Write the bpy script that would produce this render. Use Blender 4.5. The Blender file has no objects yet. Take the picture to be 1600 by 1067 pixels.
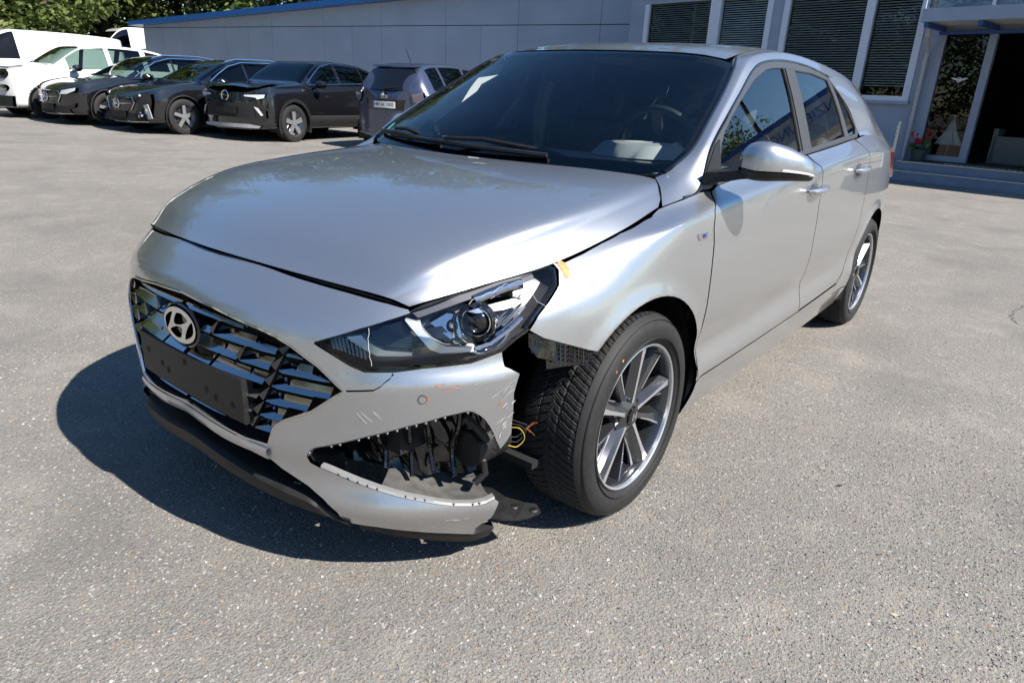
import bpy, bmesh, math, random, bisect
from mathutils import Vector, Matrix, Euler
from mathutils.geometry import delaunay_2d_cdt
random.seed(7)
scene = bpy.context.scene
COL = scene.collection

# ------------------------------------------------------------------ camera, sky, sun, exposure
cam_d = bpy.data.cameras.new('camera'); cam = bpy.data.objects.new('camera', cam_d); COL.objects.link(cam)
cam.location = (1.67909, 1.69452, 1.19606)
cam.rotation_euler = (1.223923, -0.046344, -4.034581)
cam_d.sensor_width = 36.0; cam_d.lens = 24.037; cam_d.clip_start = 0.05; cam_d.clip_end = 2000
scene.camera = cam
SUN = Vector((-0.12, 0.97, 1.0)).normalized()      # towards the sun
sun_el = math.asin(SUN.z); sun_az = math.atan2(SUN.x, SUN.y)
world = bpy.data.worlds.new('World'); scene.world = world; world.use_nodes = True
wn = world.node_tree.nodes; wl = world.node_tree.links; wn.clear()
wo = wn.new('ShaderNodeOutputWorld'); bg = wn.new('ShaderNodeBackground'); sky = wn.new('ShaderNodeTexSky')
sky.sky_type = 'NISHITA'; sky.sun_disc = False; sky.sun_elevation = sun_el; sky.sun_rotation = sun_az
sky.altitude = 50; sky.air_density = 1.0; sky.dust_density = 0.3; sky.ozone_density = 2.5
# a few small fair-weather clouds
tc = wn.new('ShaderNodeTexCoord'); mp = wn.new('ShaderNodeMapping'); mp.inputs['Scale'].default_value = (1, 1, 2.6)
nz = wn.new('ShaderNodeTexNoise'); nz.inputs['Scale'].default_value = 3.1; nz.inputs['Detail'].default_value = 7; nz.inputs['Roughness'].default_value = .55
rp = wn.new('ShaderNodeValToRGB'); rp.color_ramp.elements[0].position = .69; rp.color_ramp.elements[1].position = .84
mx = wn.new('ShaderNodeMixRGB'); mx.inputs[2].default_value = (5.5, 5.6, 5.9, 1)
wl.new(tc.outputs['Generated'], mp.inputs[0]); wl.new(mp.outputs[0], nz.inputs['Vector']); wl.new(nz.outputs['Fac'], rp.inputs[0])
hs = wn.new('ShaderNodeHueSaturation'); hs.inputs['Saturation'].default_value = 1.2; wl.new(sky.outputs[0], hs.inputs['Color'])
wl.new(rp.outputs[0], mx.inputs[0]); wl.new(hs.outputs[0], mx.inputs[1]); wl.new(mx.outputs[0], bg.inputs[0])
bg.inputs[1].default_value = 0.078; wl.new(bg.outputs[0], wo.inputs[0])
sd = bpy.data.lights.new('sun', 'SUN'); sd.energy = 5.0; sd.angle = math.radians(0.53); sd.color = (1, .95, .87)
so = bpy.data.objects.new('sun', sd); COL.objects.link(so); so.rotation_euler = SUN.to_track_quat('Z', 'Y').to_euler()
vs = scene.view_settings; vs.view_transform = 'Standard'; vs.look = 'None'; vs.exposure = 1.08; vs.gamma = 1.0; vs.use_curve_mapping = False
scene.cycles.max_bounces = 6; scene.cycles.diffuse_bounces = 2; scene.cycles.glossy_bounces = 4; scene.cycles.transparent_max_bounces = 9; scene.cycles.caustics_reflective = False; scene.cycles.caustics_refractive = False
scene.cycles.use_denoising = True; scene.cycles.use_adaptive_sampling = True; scene.cycles.adaptive_threshold = 0.02

# ------------------------------------------------------------------ materials
def nodes(name):
    m = bpy.data.materials.new(name); m.use_nodes = True; return m, m.node_tree.nodes, m.node_tree.links
def mat(name, col, rough=.5, metal=0.0, coat=0.0, coat_r=.03, spec=.5, var=0.0, vscale=20, bump=0.0, bscale=200, emit=None):
    m, n, l = nodes(name); b = n['Principled BSDF']
    b.inputs['Base Color'].default_value = (*col, 1); b.inputs['Roughness'].default_value = rough; b.inputs['Metallic'].default_value = metal
    b.inputs['Coat Weight'].default_value = coat; b.inputs['Coat Roughness'].default_value = coat_r; b.inputs['Specular IOR Level'].default_value = spec
    t = n.new('ShaderNodeTexCoord')
    if var > 0:
        x = n.new('ShaderNodeTexNoise'); x.inputs['Scale'].default_value = vscale; x.inputs['Detail'].default_value = 5
        r = n.new('ShaderNodeMapRange'); r.inputs['From Min'].default_value = .3; r.inputs['From Max'].default_value = .7
        r.inputs['To Min'].default_value = 1 - var; r.inputs['To Max'].default_value = 1 + var
        h = n.new('ShaderNodeMixRGB'); h.blend_type = 'MULTIPLY'; h.inputs[0].default_value = 1; h.inputs[1].default_value = (*col, 1)
        l.new(t.outputs['Object'], x.inputs['Vector']); l.new(x.outputs['Fac'], r.inputs['Value']); l.new(r.outputs[0], h.inputs[2]); l.new(h.outputs[0], b.inputs['Base Color'])
        r2 = n.new('ShaderNodeMapRange'); r2.inputs['To Min'].default_value = max(.0, rough - var * .25); r2.inputs['To Max'].default_value = min(1, rough + var * .25)
        l.new(x.outputs['Fac'], r2.inputs['Value']); l.new(r2.outputs[0], b.inputs['Roughness'])
    if bump > 0:
        x = n.new('ShaderNodeTexNoise'); x.inputs['Scale'].default_value = bscale; x.inputs['Detail'].default_value = 3
        k = n.new('ShaderNodeBump'); k.inputs['Strength'].default_value = bump; k.inputs['Distance'].default_value = .002
        l.new(t.outputs['Object'], x.inputs['Vector']); l.new(x.outputs['Fac'], k.inputs['Height']); l.new(k.outputs[0], b.inputs['Normal'])
    if emit: b.inputs['Emission Color'].default_value = (*emit[:3], 1); b.inputs['Emission Strength'].default_value = emit[3]
    return m
def glass(name, tint, refl=1.0, ior=1.5, rough=0.0):
    m, n, l = nodes(name); n.remove(n['Principled BSDF']); o = n['Material Output']
    t = n.new('ShaderNodeBsdfTransparent'); t.inputs[0].default_value = (*tint, 1)
    g = n.new('ShaderNodeBsdfGlossy'); g.inputs['Roughness'].default_value = rough; g.inputs[0].default_value = (refl, refl, refl, 1)
    f = n.new('ShaderNodeFresnel'); f.inputs[0].default_value = ior; x = n.new('ShaderNodeMixShader')
    l.new(f.outputs[0], x.inputs[0]); l.new(t.outputs[0], x.inputs[1]); l.new(g.outputs[0], x.inputs[2]); l.new(x.outputs[0], o.inputs[0]); return m
def paint_silver():
    m = mat('silver_metallic_paint', (.50, .507, .522), .33, .88, 1.0, .008)
    n, l = m.node_tree.nodes, m.node_tree.links; b = n['Principled BSDF']; t = n.new('ShaderNodeTexCoord')
    v = n.new('ShaderNodeTexVoronoi'); v.inputs['Scale'].default_value = 1800
    r = n.new('ShaderNodeMapRange'); r.inputs['To Min'].default_value = .86; r.inputs['To Max'].default_value = 1.14
    h = n.new('ShaderNodeMixRGB'); h.blend_type = 'MULTIPLY'; h.inputs[0].default_value = 1; h.inputs[1].default_value = (.50, .507, .522, 1)
    sp = n.new('ShaderNodeSeparateColor'); l.new(t.outputs['Object'], v.inputs['Vector']); l.new(v.outputs['Color'], sp.inputs[0]); l.new(sp.outputs[0], r.inputs['Value'])
    # faint road dust low on the panels
    l.new(r.outputs[0], h.inputs[2])
    d = n.new('ShaderNodeTexNoise'); d.inputs['Scale'].default_value = 9; d.inputs['Detail'].default_value = 8; l.new(t.outputs['Object'], d.inputs['Vector'])
    r3 = n.new('ShaderNodeMapRange'); r3.inputs['From Min'].default_value = .35; r3.inputs['From Max'].default_value = .75; r3.inputs['To Min'].default_value = .008; r3.inputs['To Max'].default_value = .045
    l.new(d.outputs['Fac'], r3.inputs['Value']); l.new(r3.outputs[0], b.inputs['Coat Roughness'])
    l.new(h.outputs[0], b.inputs['Base Color']); return m
M = dict(
 blade_dark=mat('blade_dark', (.10, .10, .11), .12, .9), clip_grey=mat('clip_plastic', (.20, .20, .205), .5), rail_grey=mat('rail_plastic', (.16, .16, .165), .5), pillar_sunlit=mat('pillar_lining_sunlit', (.72, .75, .73), .8),
 paint=paint_silver(), black_plastic=mat('black_plastic', (.012, .012, .0125), .5, spec=.35, var=.25, vscale=30, bump=.15, bscale=900),
 gloss_black=mat('gloss_black', (.006, .006, .007), .12, coat=.6), dark_inside=mat('dark_inside', (.008, .008, .009), .8),
 chrome=mat('chrome', (.78, .78, .80), .06, 1.0), dark_chrome=mat('dark_chrome', (.56, .55, .54), .08, 1.0), rubber=mat('tyre_rubber', (.013, .013, .0135), .7, spec=.4, var=.3, vscale=60),
 rim_dark=mat('rim_grey', (.085, .086, .095), .24, .8, .6), rim_bright=mat('rim_machined', (.58, .59, .62), .30, .8, .3, bump=.05, bscale=60),
 seal=mat('window_seal', (.045, .045, .048), .45), trim_grey=mat('satin_frame', (.075, .075, .08), .36, .3),
 primer=mat('grey_primer_plastic', (.30, .30, .31), .55, var=.2, vscale=40), steel=mat('bare_steel', (.45, .44, .43), .32, 1.0, var=.3, vscale=40),
 disc=mat('brake_disc', (.40, .36, .32), .35, 1.0, var=.3, vscale=25), rust=mat('rusty_steel', (.30, .13, .05), .75, .2, var=.4, vscale=50),
 orange=mat('orange_scuff', (.70, .20, .06), .5, var=.3, vscale=90), red_mark=mat('red_scuff', (.38, .10, .06), .6), white_scratch=mat('scratch_grey', (.30, .30, .30), .6, var=.25, vscale=120),
 seat=mat('seat_cloth', (.10, .102, .11), .85, var=.2, vscale=80), dash=mat('dashboard_vinyl', (.15, .155, .16), .6, bump=.3, bscale=700),
 dash_light=mat('instrument_hood', (.24, .25, .25), .55), headliner=mat('headliner', (.42, .43, .42), .9),
 windshield=glass('windshield_glass', (.90, .96, .96), 1.0, 1.55), sideglass=glass('side_glass', (.72, .80, .78), 1.0, 2.0),
 lens=glass('lens_plastic', (.93, .94, .95), 1.0, 1.45), tail=mat('tail_red', (.45, .01, .012), .12, coat=1),
 emblem_chrome=mat('emblem_chrome', (.74, .73, .71), .16, .9), tray_dust=mat('dusty_plastic', (.07, .068, .065), .7, var=.3, vscale=40), amber=mat('amber', (.8, .25, .02), .3), white_plastic=mat('white_plastic', (.75, .75, .74), .4), drl=mat('light_guide', (.80, .82, .85), .18, .35, .6),
 lampgrey=mat('lamp_inner_grey', (.13, .13, .14), .28, .55, .4), wire=mat('wire_copper', (.42, .16, .05), .4, .6), wire_y=mat('wire_yellow', (.40, .27, .05), .5), wire_b=mat('wire_black', (.02, .02, .02), .5),
 sticker=mat('sticker_green', (.02, .38, .30), .5), blue=mat('blue_sign', (.01, .06, .30), .4), white=mat('white_paint', (.80, .80, .80), .4), red=mat('red_petal', (.55, .012, .015), .6),
)
# ------------------------------------------------------------------ mesh helpers
def link(o, parent=None):
    COL.objects.link(o)
    if parent is not None: o.parent = parent
    return o
def tag(o, label=None, cat=None, group=None, kind=None):
    if label: o['label'] = label
    if cat: o['category'] = cat
    if group: o['group'] = group
    if kind: o['kind'] = kind
    return o
def empty(name, loc=(0, 0, 0), rz=0.0):
    o = bpy.data.objects.new(name, None); o.location = loc; o.rotation_euler = (0, 0, rz); o.empty_display_size = .2; return link(o)
class MB:
    def __init__(s): s.v = []; s.f = []; s.n = []
    def add(s, vs, fs):
        b = len(s.v); s.v += [tuple(q) for q in vs]; s.f += [tuple(i + b for i in f) for f in fs]; return b
    def box(s, c, d, R=None):
        vs = [Vector((x * d[0] / 2, y * d[1] / 2, z * d[2] / 2)) for x in (-1, 1) for y in (-1, 1) for z in (-1, 1)]
        if R is not None: vs = [R @ q for q in vs]
        c = Vector(c); s.add([q + c for q in vs], [(0, 1, 3, 2), (4, 6, 7, 5), (0, 4, 5, 1), (2, 3, 7, 6), (0, 2, 6, 4), (1, 5, 7, 3)])
    def grid(s, g, closed_u=False, closed_v=False, flip=False):
        nu, nv = len(g), len(g[0]); fs = []
        for i in range(nu if closed_u else nu - 1):
            for j in range(nv if closed_v else nv - 1):
                q = (i * nv + j, ((i + 1) % nu) * nv + j, ((i + 1) % nu) * nv + (j + 1) % nv, i * nv + (j + 1) % nv)
                fs.append(q[::-1] if flip else q)
        s.add([p for r in g for p in r], fs)
    def tube(s, path, r, n=8, cap=True):
        path = [Vector(p) for p in path]; g = []; up = None
        for i, p in enumerate(path):
            t = (path[min(i + 1, len(path) - 1)] - path[max(i - 1, 0)]).normalized()
            if up is None: up = t.orthogonal().normalized()
            up = (up - t * up.dot(t)).normalized(); w = t.cross(up); rr = r[i] if isinstance(r, (list, tuple)) else r
            g.append([p + (up * math.cos(a) + w * math.sin(a)) * rr for a in [2 * math.pi * k / n for k in range(n)]])
        b = len(s.v); s.grid(g, closed_v=True)
        if cap: s.f.append(tuple(b + k for k in range(n))[::-1]); s.f.append(tuple(b + (len(g) - 1) * n + k for k in range(n)))
    def lathe(s, prof, c, axis='y', n=48, a0=0.0, a1=2 * math.pi):
        full = abs(a1 - a0 - 2 * math.pi) < 1e-6; g = []
        for k in range(n if full else n + 1):
            a = a0 + (a1 - a0) * k / n; row = []
            for r, h in prof:
                q = (r * math.cos(a), h, r * math.sin(a)) if axis == 'y' else ((h, r * math.cos(a), r * math.sin(a)) if axis == 'x' else (r * math.cos(a), r * math.sin(a), h))
                row.append((c[0] + q[0], c[1] + q[1], c[2] + q[2]))
            g.append(row)
        s.grid(g, closed_u=full)
    def prism(s, poly, fn0, fn1):      # extrude polygon: fn maps (u,v)->3D for the two faces
        n = len(poly); a = [fn0(*p) for p in poly]; b = [fn1(*p) for p in poly]
        ft = fill(poly); base = s.add(a + b, [])
        for t in ft: s.f.append(tuple(base + i for i in t)); s.f.append(tuple(base + n + i for i in t[::-1]))
        for i in range(n): j = (i + 1) % n; s.f.append((base + i, base + n + i, base + n + j, base + j))
    def build(s, name, m, parent=None, smooth=True, sharp=35, recalc=True):
        me = bpy.data.meshes.new(name); me.from_pydata([tuple(q) for q in s.v], [], s.f); me.validate()
        if recalc:
            bm = bmesh.new(); bm.from_mesh(me); bmesh.ops.remove_doubles(bm, verts=bm.verts, dist=1e-6); bmesh.ops.recalc_face_normals(bm, faces=bm.faces); bm.to_mesh(me); bm.free()
        me.materials.append(m)
        if smooth:
            me.polygons.foreach_set('use_smooth', [True] * len(me.polygons))
            try: me.set_sharp_from_angle(angle=math.radians(sharp))
            except Exception: pass
        return link(bpy.data.objects.new(name, me), parent)
def fill(poly):
    r = delaunay_2d_cdt([Vector(p) for p in poly], [(i, (i + 1) % len(poly)) for i in range(len(poly))], [], 0, 1e-7)
    if len(r[0]) != len(poly): return [tuple(range(len(poly)))]
    return [t for t in r[2] if inside(sum(r[0][i][0] for i in t) / 3, sum(r[0][i][1] for i in t) / 3, poly)]
def inside(x, y, poly):
    c = False; j = len(poly) - 1
    for i in range(len(poly)):
        xi, yi = poly[i][0], poly[i][1]; xj, yj = poly[j][0], poly[j][1]
        if (yi > y) != (yj > y) and x < (xj - xi) * (y - yi) / (yj - yi) + xi: c = not c
        j = i
    return c
def densify(poly, h, closed=True):
    out = []; n = len(poly)
    for i in range(n if closed else n - 1):
        a, b = poly[i], poly[(i + 1) % n]; k = max(1, int(math.hypot(b[0] - a[0], b[1] - a[1]) / h + .5))
        for t in range(k): out.append((a[0] + (b[0] - a[0]) * t / k, a[1] + (b[1] - a[1]) * t / k))
    if not closed: out.append(poly[-1])
    return out
def sheet(name, m, fn, poly, holes=(), h=.02, hu=None, lines_v=(), parent=None, thick=.014, nrm=True):
    """region of a parametric surface fn(u,v,off): triangulated, with analytic normals and a turned-in edge"""
    hu = hu or h
    loops = [densify(poly, h)] + [densify(q, h * .6) for q in holes]; pts = []; edges = []
    for lp in loops:
        b = len(pts); pts += lp; edges += [(b + i, b + (i + 1) % len(lp)) for i in range(len(lp))]
    nb = len(pts); us = [p[0] for p in poly]; vs = [p[1] for p in poly]
    cell = {}
    for p in pts: cell.setdefault((int(p[0] // h), int(p[1] // h)), []).append(p)
    def near(x, y, d):
        i, j = int(x // h), int(y // h)
        return any((x - q[0]) ** 2 + (y - q[1]) ** 2 < d * d for a in (-1, 0, 1) for b in (-1, 0, 1) for q in cell.get((i + a, j + b), ()))
    vl = []; v = min(vs)
    while v < max(vs): vl.append(v); v += h
    vl += list(lines_v); u = min(us)
    while u < max(us):
        for v in vl:
            vv = v(u) if callable(v) else v
            if inside(u, vv, loops[0]) and not any(inside(u, vv, q) for q in loops[1:]) and not near(u, vv, h * .45): pts.append((u, vv))
        u += hu
    r = delaunay_2d_cdt([Vector(p) for p in pts], edges, [], 0, 1e-7)
    P2 = [(q[0], q[1]) for q in r[0]]; tris = []
    for t in r[2]:
        cx = sum(P2[i][0] for i in t) / 3; cy = sum(P2[i][1] for i in t) / 3
        if inside(cx, cy, loops[0]) and not any(inside(cx, cy, q) for q in loops[1:]): tris.append(t)
    V = [fn(a, b, 0.0) for a, b in P2]; F = [tuple(t) for t in tris]; N = None
    def normal(a, b):
        e = .004; p = Vector(fn(a, b, 0)); du = Vector(fn(a + e, b, 0)) - Vector(fn(a - e, b, 0)); dv = Vector(fn(a, b + e, 0)) - Vector(fn(a, b - e, 0)); q = du.cross(dv)
        o = Vector(fn(a, b, .01)) - p
        return (q if q.dot(o) > 0 else -q).normalized()
    N = [normal(a, b) for a, b in P2]
    # orient faces
    t0 = []
    for t in F:
        fnm = (Vector(V[t[1]]) - Vector(V[t[0]])).cross(Vector(V[t[2]]) - Vector(V[t[0]]))
        t0.append(t if fnm.dot(N[t[0]]) > 0 else t[::-1])
    F = t0
    if thick:
        for lp in loops:
            n = len(lp); b = len(V)
            for a, c_ in lp: V.append(fn(a, c_, 0.0)); V.append(fn(a, c_, -thick)); 
            for i in range(n):
                j = (i + 1) % n; F.append((b + 2 * i, b + 2 * j, b + 2 * j + 1, b + 2 * i + 1))
            for i in range(n):
                d = Vector(V[b + 2 * ((i + 1) % n)]) - Vector(V[b + 2 * i - 2 if i else b + 2 * n - 2]); w = Vector(V[b + 2 * i]) - Vector(V[b + 2 * i + 1]); q = d.cross(w)
                N += [q.normalized() if q.length > 1e-9 else Vector((0, 0, 1))] * 2
    me = bpy.data.meshes.new(name); me.from_pydata([tuple(q) for q in V], [], F); me.materials.append(m)
    me.polygons.foreach_set('use_smooth', [True] * len(me.polygons))
    if nrm:
        try: me.normals_split_custom_set_from_vertices([tuple(q) for q in N])
        except Exception as e: print('normals', e)
    return link(bpy.data.objects.new(name, me), parent)
def text(name, body, size, m, parent, mtx, depth=.002, align='CENTER'):
    cu = bpy.data.curves.new(name, 'FONT'); cu.body = body; cu.size = size; cu.extrude = depth; cu.align_x = align; cu.align_y = 'CENTER'
    tmp = bpy.data.objects.new(name + '_tmp', cu); COL.objects.link(tmp); dg = bpy.context.evaluated_depsgraph_get(); me = bpy.data.meshes.new_from_object(tmp.evaluated_get(dg))
    bpy.data.objects.remove(tmp); me.materials.clear(); me.materials.append(m); me.transform(mtx); me.name = name
    return link(bpy.data.objects.new(name, me), parent)
def copy_tree(o, parent=None):
    c = o.copy(); COL.objects.link(c); c.parent = parent
    for ch in o.children: copy_tree(ch, c)
    return c

# ------------------------------------------------------------------ body sheet of the hatchback
# ---------- car body reference sheet: P(s,z) ----------
def cr(p0,p1,p2,p3,t):
    return tuple(0.5*((2*b)+(-a+c)*t+(2*a-5*b+4*c-d)*t*t+(-a+3*b-3*c+d)*t*t*t) for a,b,c,d in zip(p0,p1,p2,p3))
def spline(pts,n):
    pts=[tuple(p) for p in pts]; out=[]
    e=[tuple(2*a-b for a,b in zip(pts[0],pts[1]))]+pts+[tuple(2*a-b for a,b in zip(pts[-1],pts[-2]))]
    for i in range(len(pts)-1):
        for k in range(n): out.append(cr(e[i],e[i+1],e[i+2],e[i+3],k/n))
    out.append(pts[-1]); return out
OUT=[(.895,0),(.891,.15),(.871,.30),(.836,.42),(.793,.52),(.742,.60),(.672,.67),(.58,.732),(.475,.782),(.365,.822),(.25,.850),(.10,.872),(-.10,.885),(-.35,.891),(-.7,.895),(-1.2,.897),(-1.8,.895),(-2.3,.888),(-2.65,.880),(-2.9,.865),(-3.1,.835),(-3.25,.77),(-3.36,.64),(-3.42,.45),(-3.45,.22),(-3.46,0)]
_pl=spline(OUT,24)
_S=[0.0]
for a,b in zip(_pl,_pl[1:]): _S.append(_S[-1]+math.hypot(b[0]-a[0],b[1]-a[1]))
SMAX=_S[-1]
def O(s):
    s=min(max(s,0),SMAX-1e-6); i=bisect.bisect_right(_S,s)-1; t=(s-_S[i])/(_S[i+1]-_S[i]); a,b=_pl[i],_pl[i+1]
    return a[0]+(b[0]-a[0])*t, a[1]+(b[1]-a[1])*t
def ON(s):
    a=O(s-.012) if s>.012 else None; b=O(s+.012)
    if a is None: q=O(.012); a=(q[0],-q[1])
    tx,ty=b[0]-a[0],b[1]-a[1]; l=math.hypot(tx,ty); return ty/l,-tx/l
def s_at_x(x):   # side part
    lo,hi=0.0,SMAX
    for _ in range(50):
        m=(lo+hi)/2
        if O(m)[0]>x: lo=m
        else: hi=m
    return lo
# stations: (control point index, [(z,d)...])  9 knots
PROF=[
 (0,[(.80,.150),(.782,.122),(.765,.090),(.74,.058),(.70,.018),(.66,.004),(.60,0),(.48,-.004),(.37,-.008),(.30,0),(.24,.0),(.16,.012)]),
 (3,[(.785,.130),(.768,.108),(.75,.085),(.72,.052),(.68,.018),(.645,.006),(.60,0),(.52,-.006),(.385,-.006),(.30,.003),(.24,-.002),(.16,.018)]),
 (5,[(.765,.095),(.75,.078),(.73,.055),(.70,.030),(.67,.014),(.64,.006),(.605,0),(.558,-.014),(.40,-.006),(.30,.010),(.235,-.010),(.16,.022)]),
 (7,[(.785,.092),(.765,.070),(.745,.050),(.715,.030),(.68,.012),(.65,.006),(.61,0),(.562,-.016),(.40,-.006),(.30,.010),(.225,-.010),(.15,.024)]),
 (9,[(.83,.118),(.80,.088),(.775,.062),(.74,.034),(.70,.014),(.66,.006),(.615,0),(.565,-.012),(.40,-.004),(.30,.008),(.21,-.006),(.14,.026)]),
 (10,[(.86,.130),(.825,.100),(.795,.066),(.76,.038),(.71,.014),(.66,.004),(.60,0),(.48,0),(.37,.002),(.30,.006),(.24,.018),(.16,.05)]),
 (11,[(.89,.150),(.862,.108),(.835,.060),(.805,.034),(.74,.012),(.67,.003),(.60,0),(.50,.004),(.40,.010),(.32,.004),(.26,.016),(.16,.06)]),
 (12,[(.91,.150),(.883,.100),(.866,.026),(.852,.018),(.76,.007),(.68,.002),(.60,0),(.52,.005),(.43,.018),(.335,.004),(.28,.012),(.16,.06)]),
 (13,[(.97,.120),(.925,.070),(.896,.023),(.882,.017),(.78,.007),(.68,.001),(.60,0),(.52,.006),(.44,.022),(.345,.004),(.29,.014),(.16,.06)]),
 (14,[(1.0,.125),(.955,.082),(.920,.022),(.906,.016),(.79,.006),(.69,.001),(.60,0),(.53,.006),(.45,.022),(.35,.004),(.29,.014),(.16,.06)]),
 (15,[(1.03,.125),(.985,.082),(.950,.021),(.936,.015),(.81,.006),(.70,.001),(.61,0),(.54,.006),(.46,.022),(.36,.004),(.30,.014),(.16,.06)]),
 (16,[(1.09,.135),(1.04,.090),(.985,.021),(.970,.015),(.83,.006),(.71,.001),(.62,0),(.55,.006),(.47,.020),(.37,.004),(.31,.014),(.16,.06)]),
 (17,[(1.12,.150),(1.07,.095),(1.0,.020),(.985,.014),(.85,.006),(.73,.001),(.63,0),(.56,.004),(.48,.012),(.38,.004),(.31,.014),(.16,.06)]),
 (19,[(1.12,.150),(1.07,.095),(1.0,.026),(.985,.018),(.86,.006),(.74,.001),(.64,0),(.56,.002),(.48,.006),(.38,.004),(.31,.014),(.16,.06)]),
 (21,[(1.12,.14),(1.07,.10),(1.0,.05),(.985,.04),(.86,.01),(.74,.001),(.64,0),(.56,0),(.48,.0),(.38,.004),(.31,.014),(.16,.06)]),
 (25,[(1.12,.14),(1.07,.12),(1.0,.09),(.985,.08),(.86,.03),(.74,.01),(.64,0),(.56,0),(.48,.0),(.38,.004),(.31,.014),(.16,.06)]),
]
_ST=[(_S[i*24],p) for i,p in PROF]
def prof(s):
    s=min(max(s,0),SMAX)
    for k in range(len(_ST)-1):
        if s<=_ST[k+1][0]: break
    s0,p0=_ST[k]; s1,p1=_ST[k+1]; t=(s-s0)/(s1-s0)
    # catmull over stations
    pm=_ST[k-1][1] if k>0 else p0; pn=_ST[k+2][1] if k+2<len(_ST) else p1
    h=s1-s0
    hm=(s0-_ST[k-1][0]) if k>0 else h; hn=(_ST[k+2][0]-s1) if k+2<len(_ST) else h
    out=[]
    for a,b,c_,d in zip(pm,p0,p1,pn):
        r=[]
        for q in (0,1):
            m0=((c_[q]-b[q])/h*hm+(b[q]-a[q])/hm*h)/(h+hm) if k>0 else 0.0
            m1=((d[q]-c_[q])/hn*h+(c_[q]-b[q])/h*hn)/(h+hn) if k+2<len(_ST) else (c_[q]-b[q])/h
            t2,t3=t*t,t*t*t
            r.append((2*t3-3*t2+1)*b[q]+(t3-2*t2+t)*h*m0+(-2*t3+3*t2)*c_[q]+(t3-t2)*h*m1)
        out.append(tuple(r))
    return out
def pchip(kn,z):   # kn descending z
    n=len(kn)
    if z>=kn[0][0]: return kn[0][1]+(kn[0][1]-kn[1][1])/(kn[0][0]-kn[1][0])*(z-kn[0][0])
    if z<=kn[-1][0]: return kn[-1][1]+(kn[-1][1]-kn[-2][1])/(kn[-1][0]-kn[-2][0])*(z-kn[-1][0])
    for i in range(n-1):
        if z>=kn[i+1][0]: break
    def sl(j): return (kn[j][1]-kn[j+1][1])/(kn[j][0]-kn[j+1][0])
    def tan(j):
        if j==0: return sl(0)
        if j==n-1: return sl(n-2)
        a,b=sl(j-1),sl(j)
        if a*b<=0: return 0.0
        h0=kn[j-1][0]-kn[j][0]; h1=kn[j][0]-kn[j+1][0]; w1=2*h1+h0; w2=h1+2*h0
        return (w1+w2)/(w1/a+w2/b)
    h=kn[i][0]-kn[i+1][0]; t=(z-kn[i+1][0])/h; m0,m1=tan(i+1),tan(i); t2,t3=t*t,t*t*t
    return (2*t3-3*t2+1)*kn[i+1][1]+(t3-2*t2+t)*h*m0+(-2*t3+3*t2)*kn[i][1]+(t3-t2)*h*m1
WR=(0.0,-2.65); AR=.352
_cache={}
def dof(s,z):
    k=int(s/.004); f=s/.004-k
    for q in (k,k+1):
        if q not in _cache: _cache[q]=prof(q*.004)
    d=pchip(_cache[k],z)*(1-f)+pchip(_cache[k+1],z)*f
    x,y=O(s)
    if y>.7:   # wheel-arch flare
        for wx in WR:
            r=math.hypot(x-wx,z-.33)-AR
            if -.12<r<.12: d-=.010*math.exp(-(r/.030)**2)
    return d
def P(s,z,off=0.0):
    x,y=O(s); nx,ny=ON(s); d=dof(s,z)-off
    return (x-nx*d, y-ny*d, z)

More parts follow.
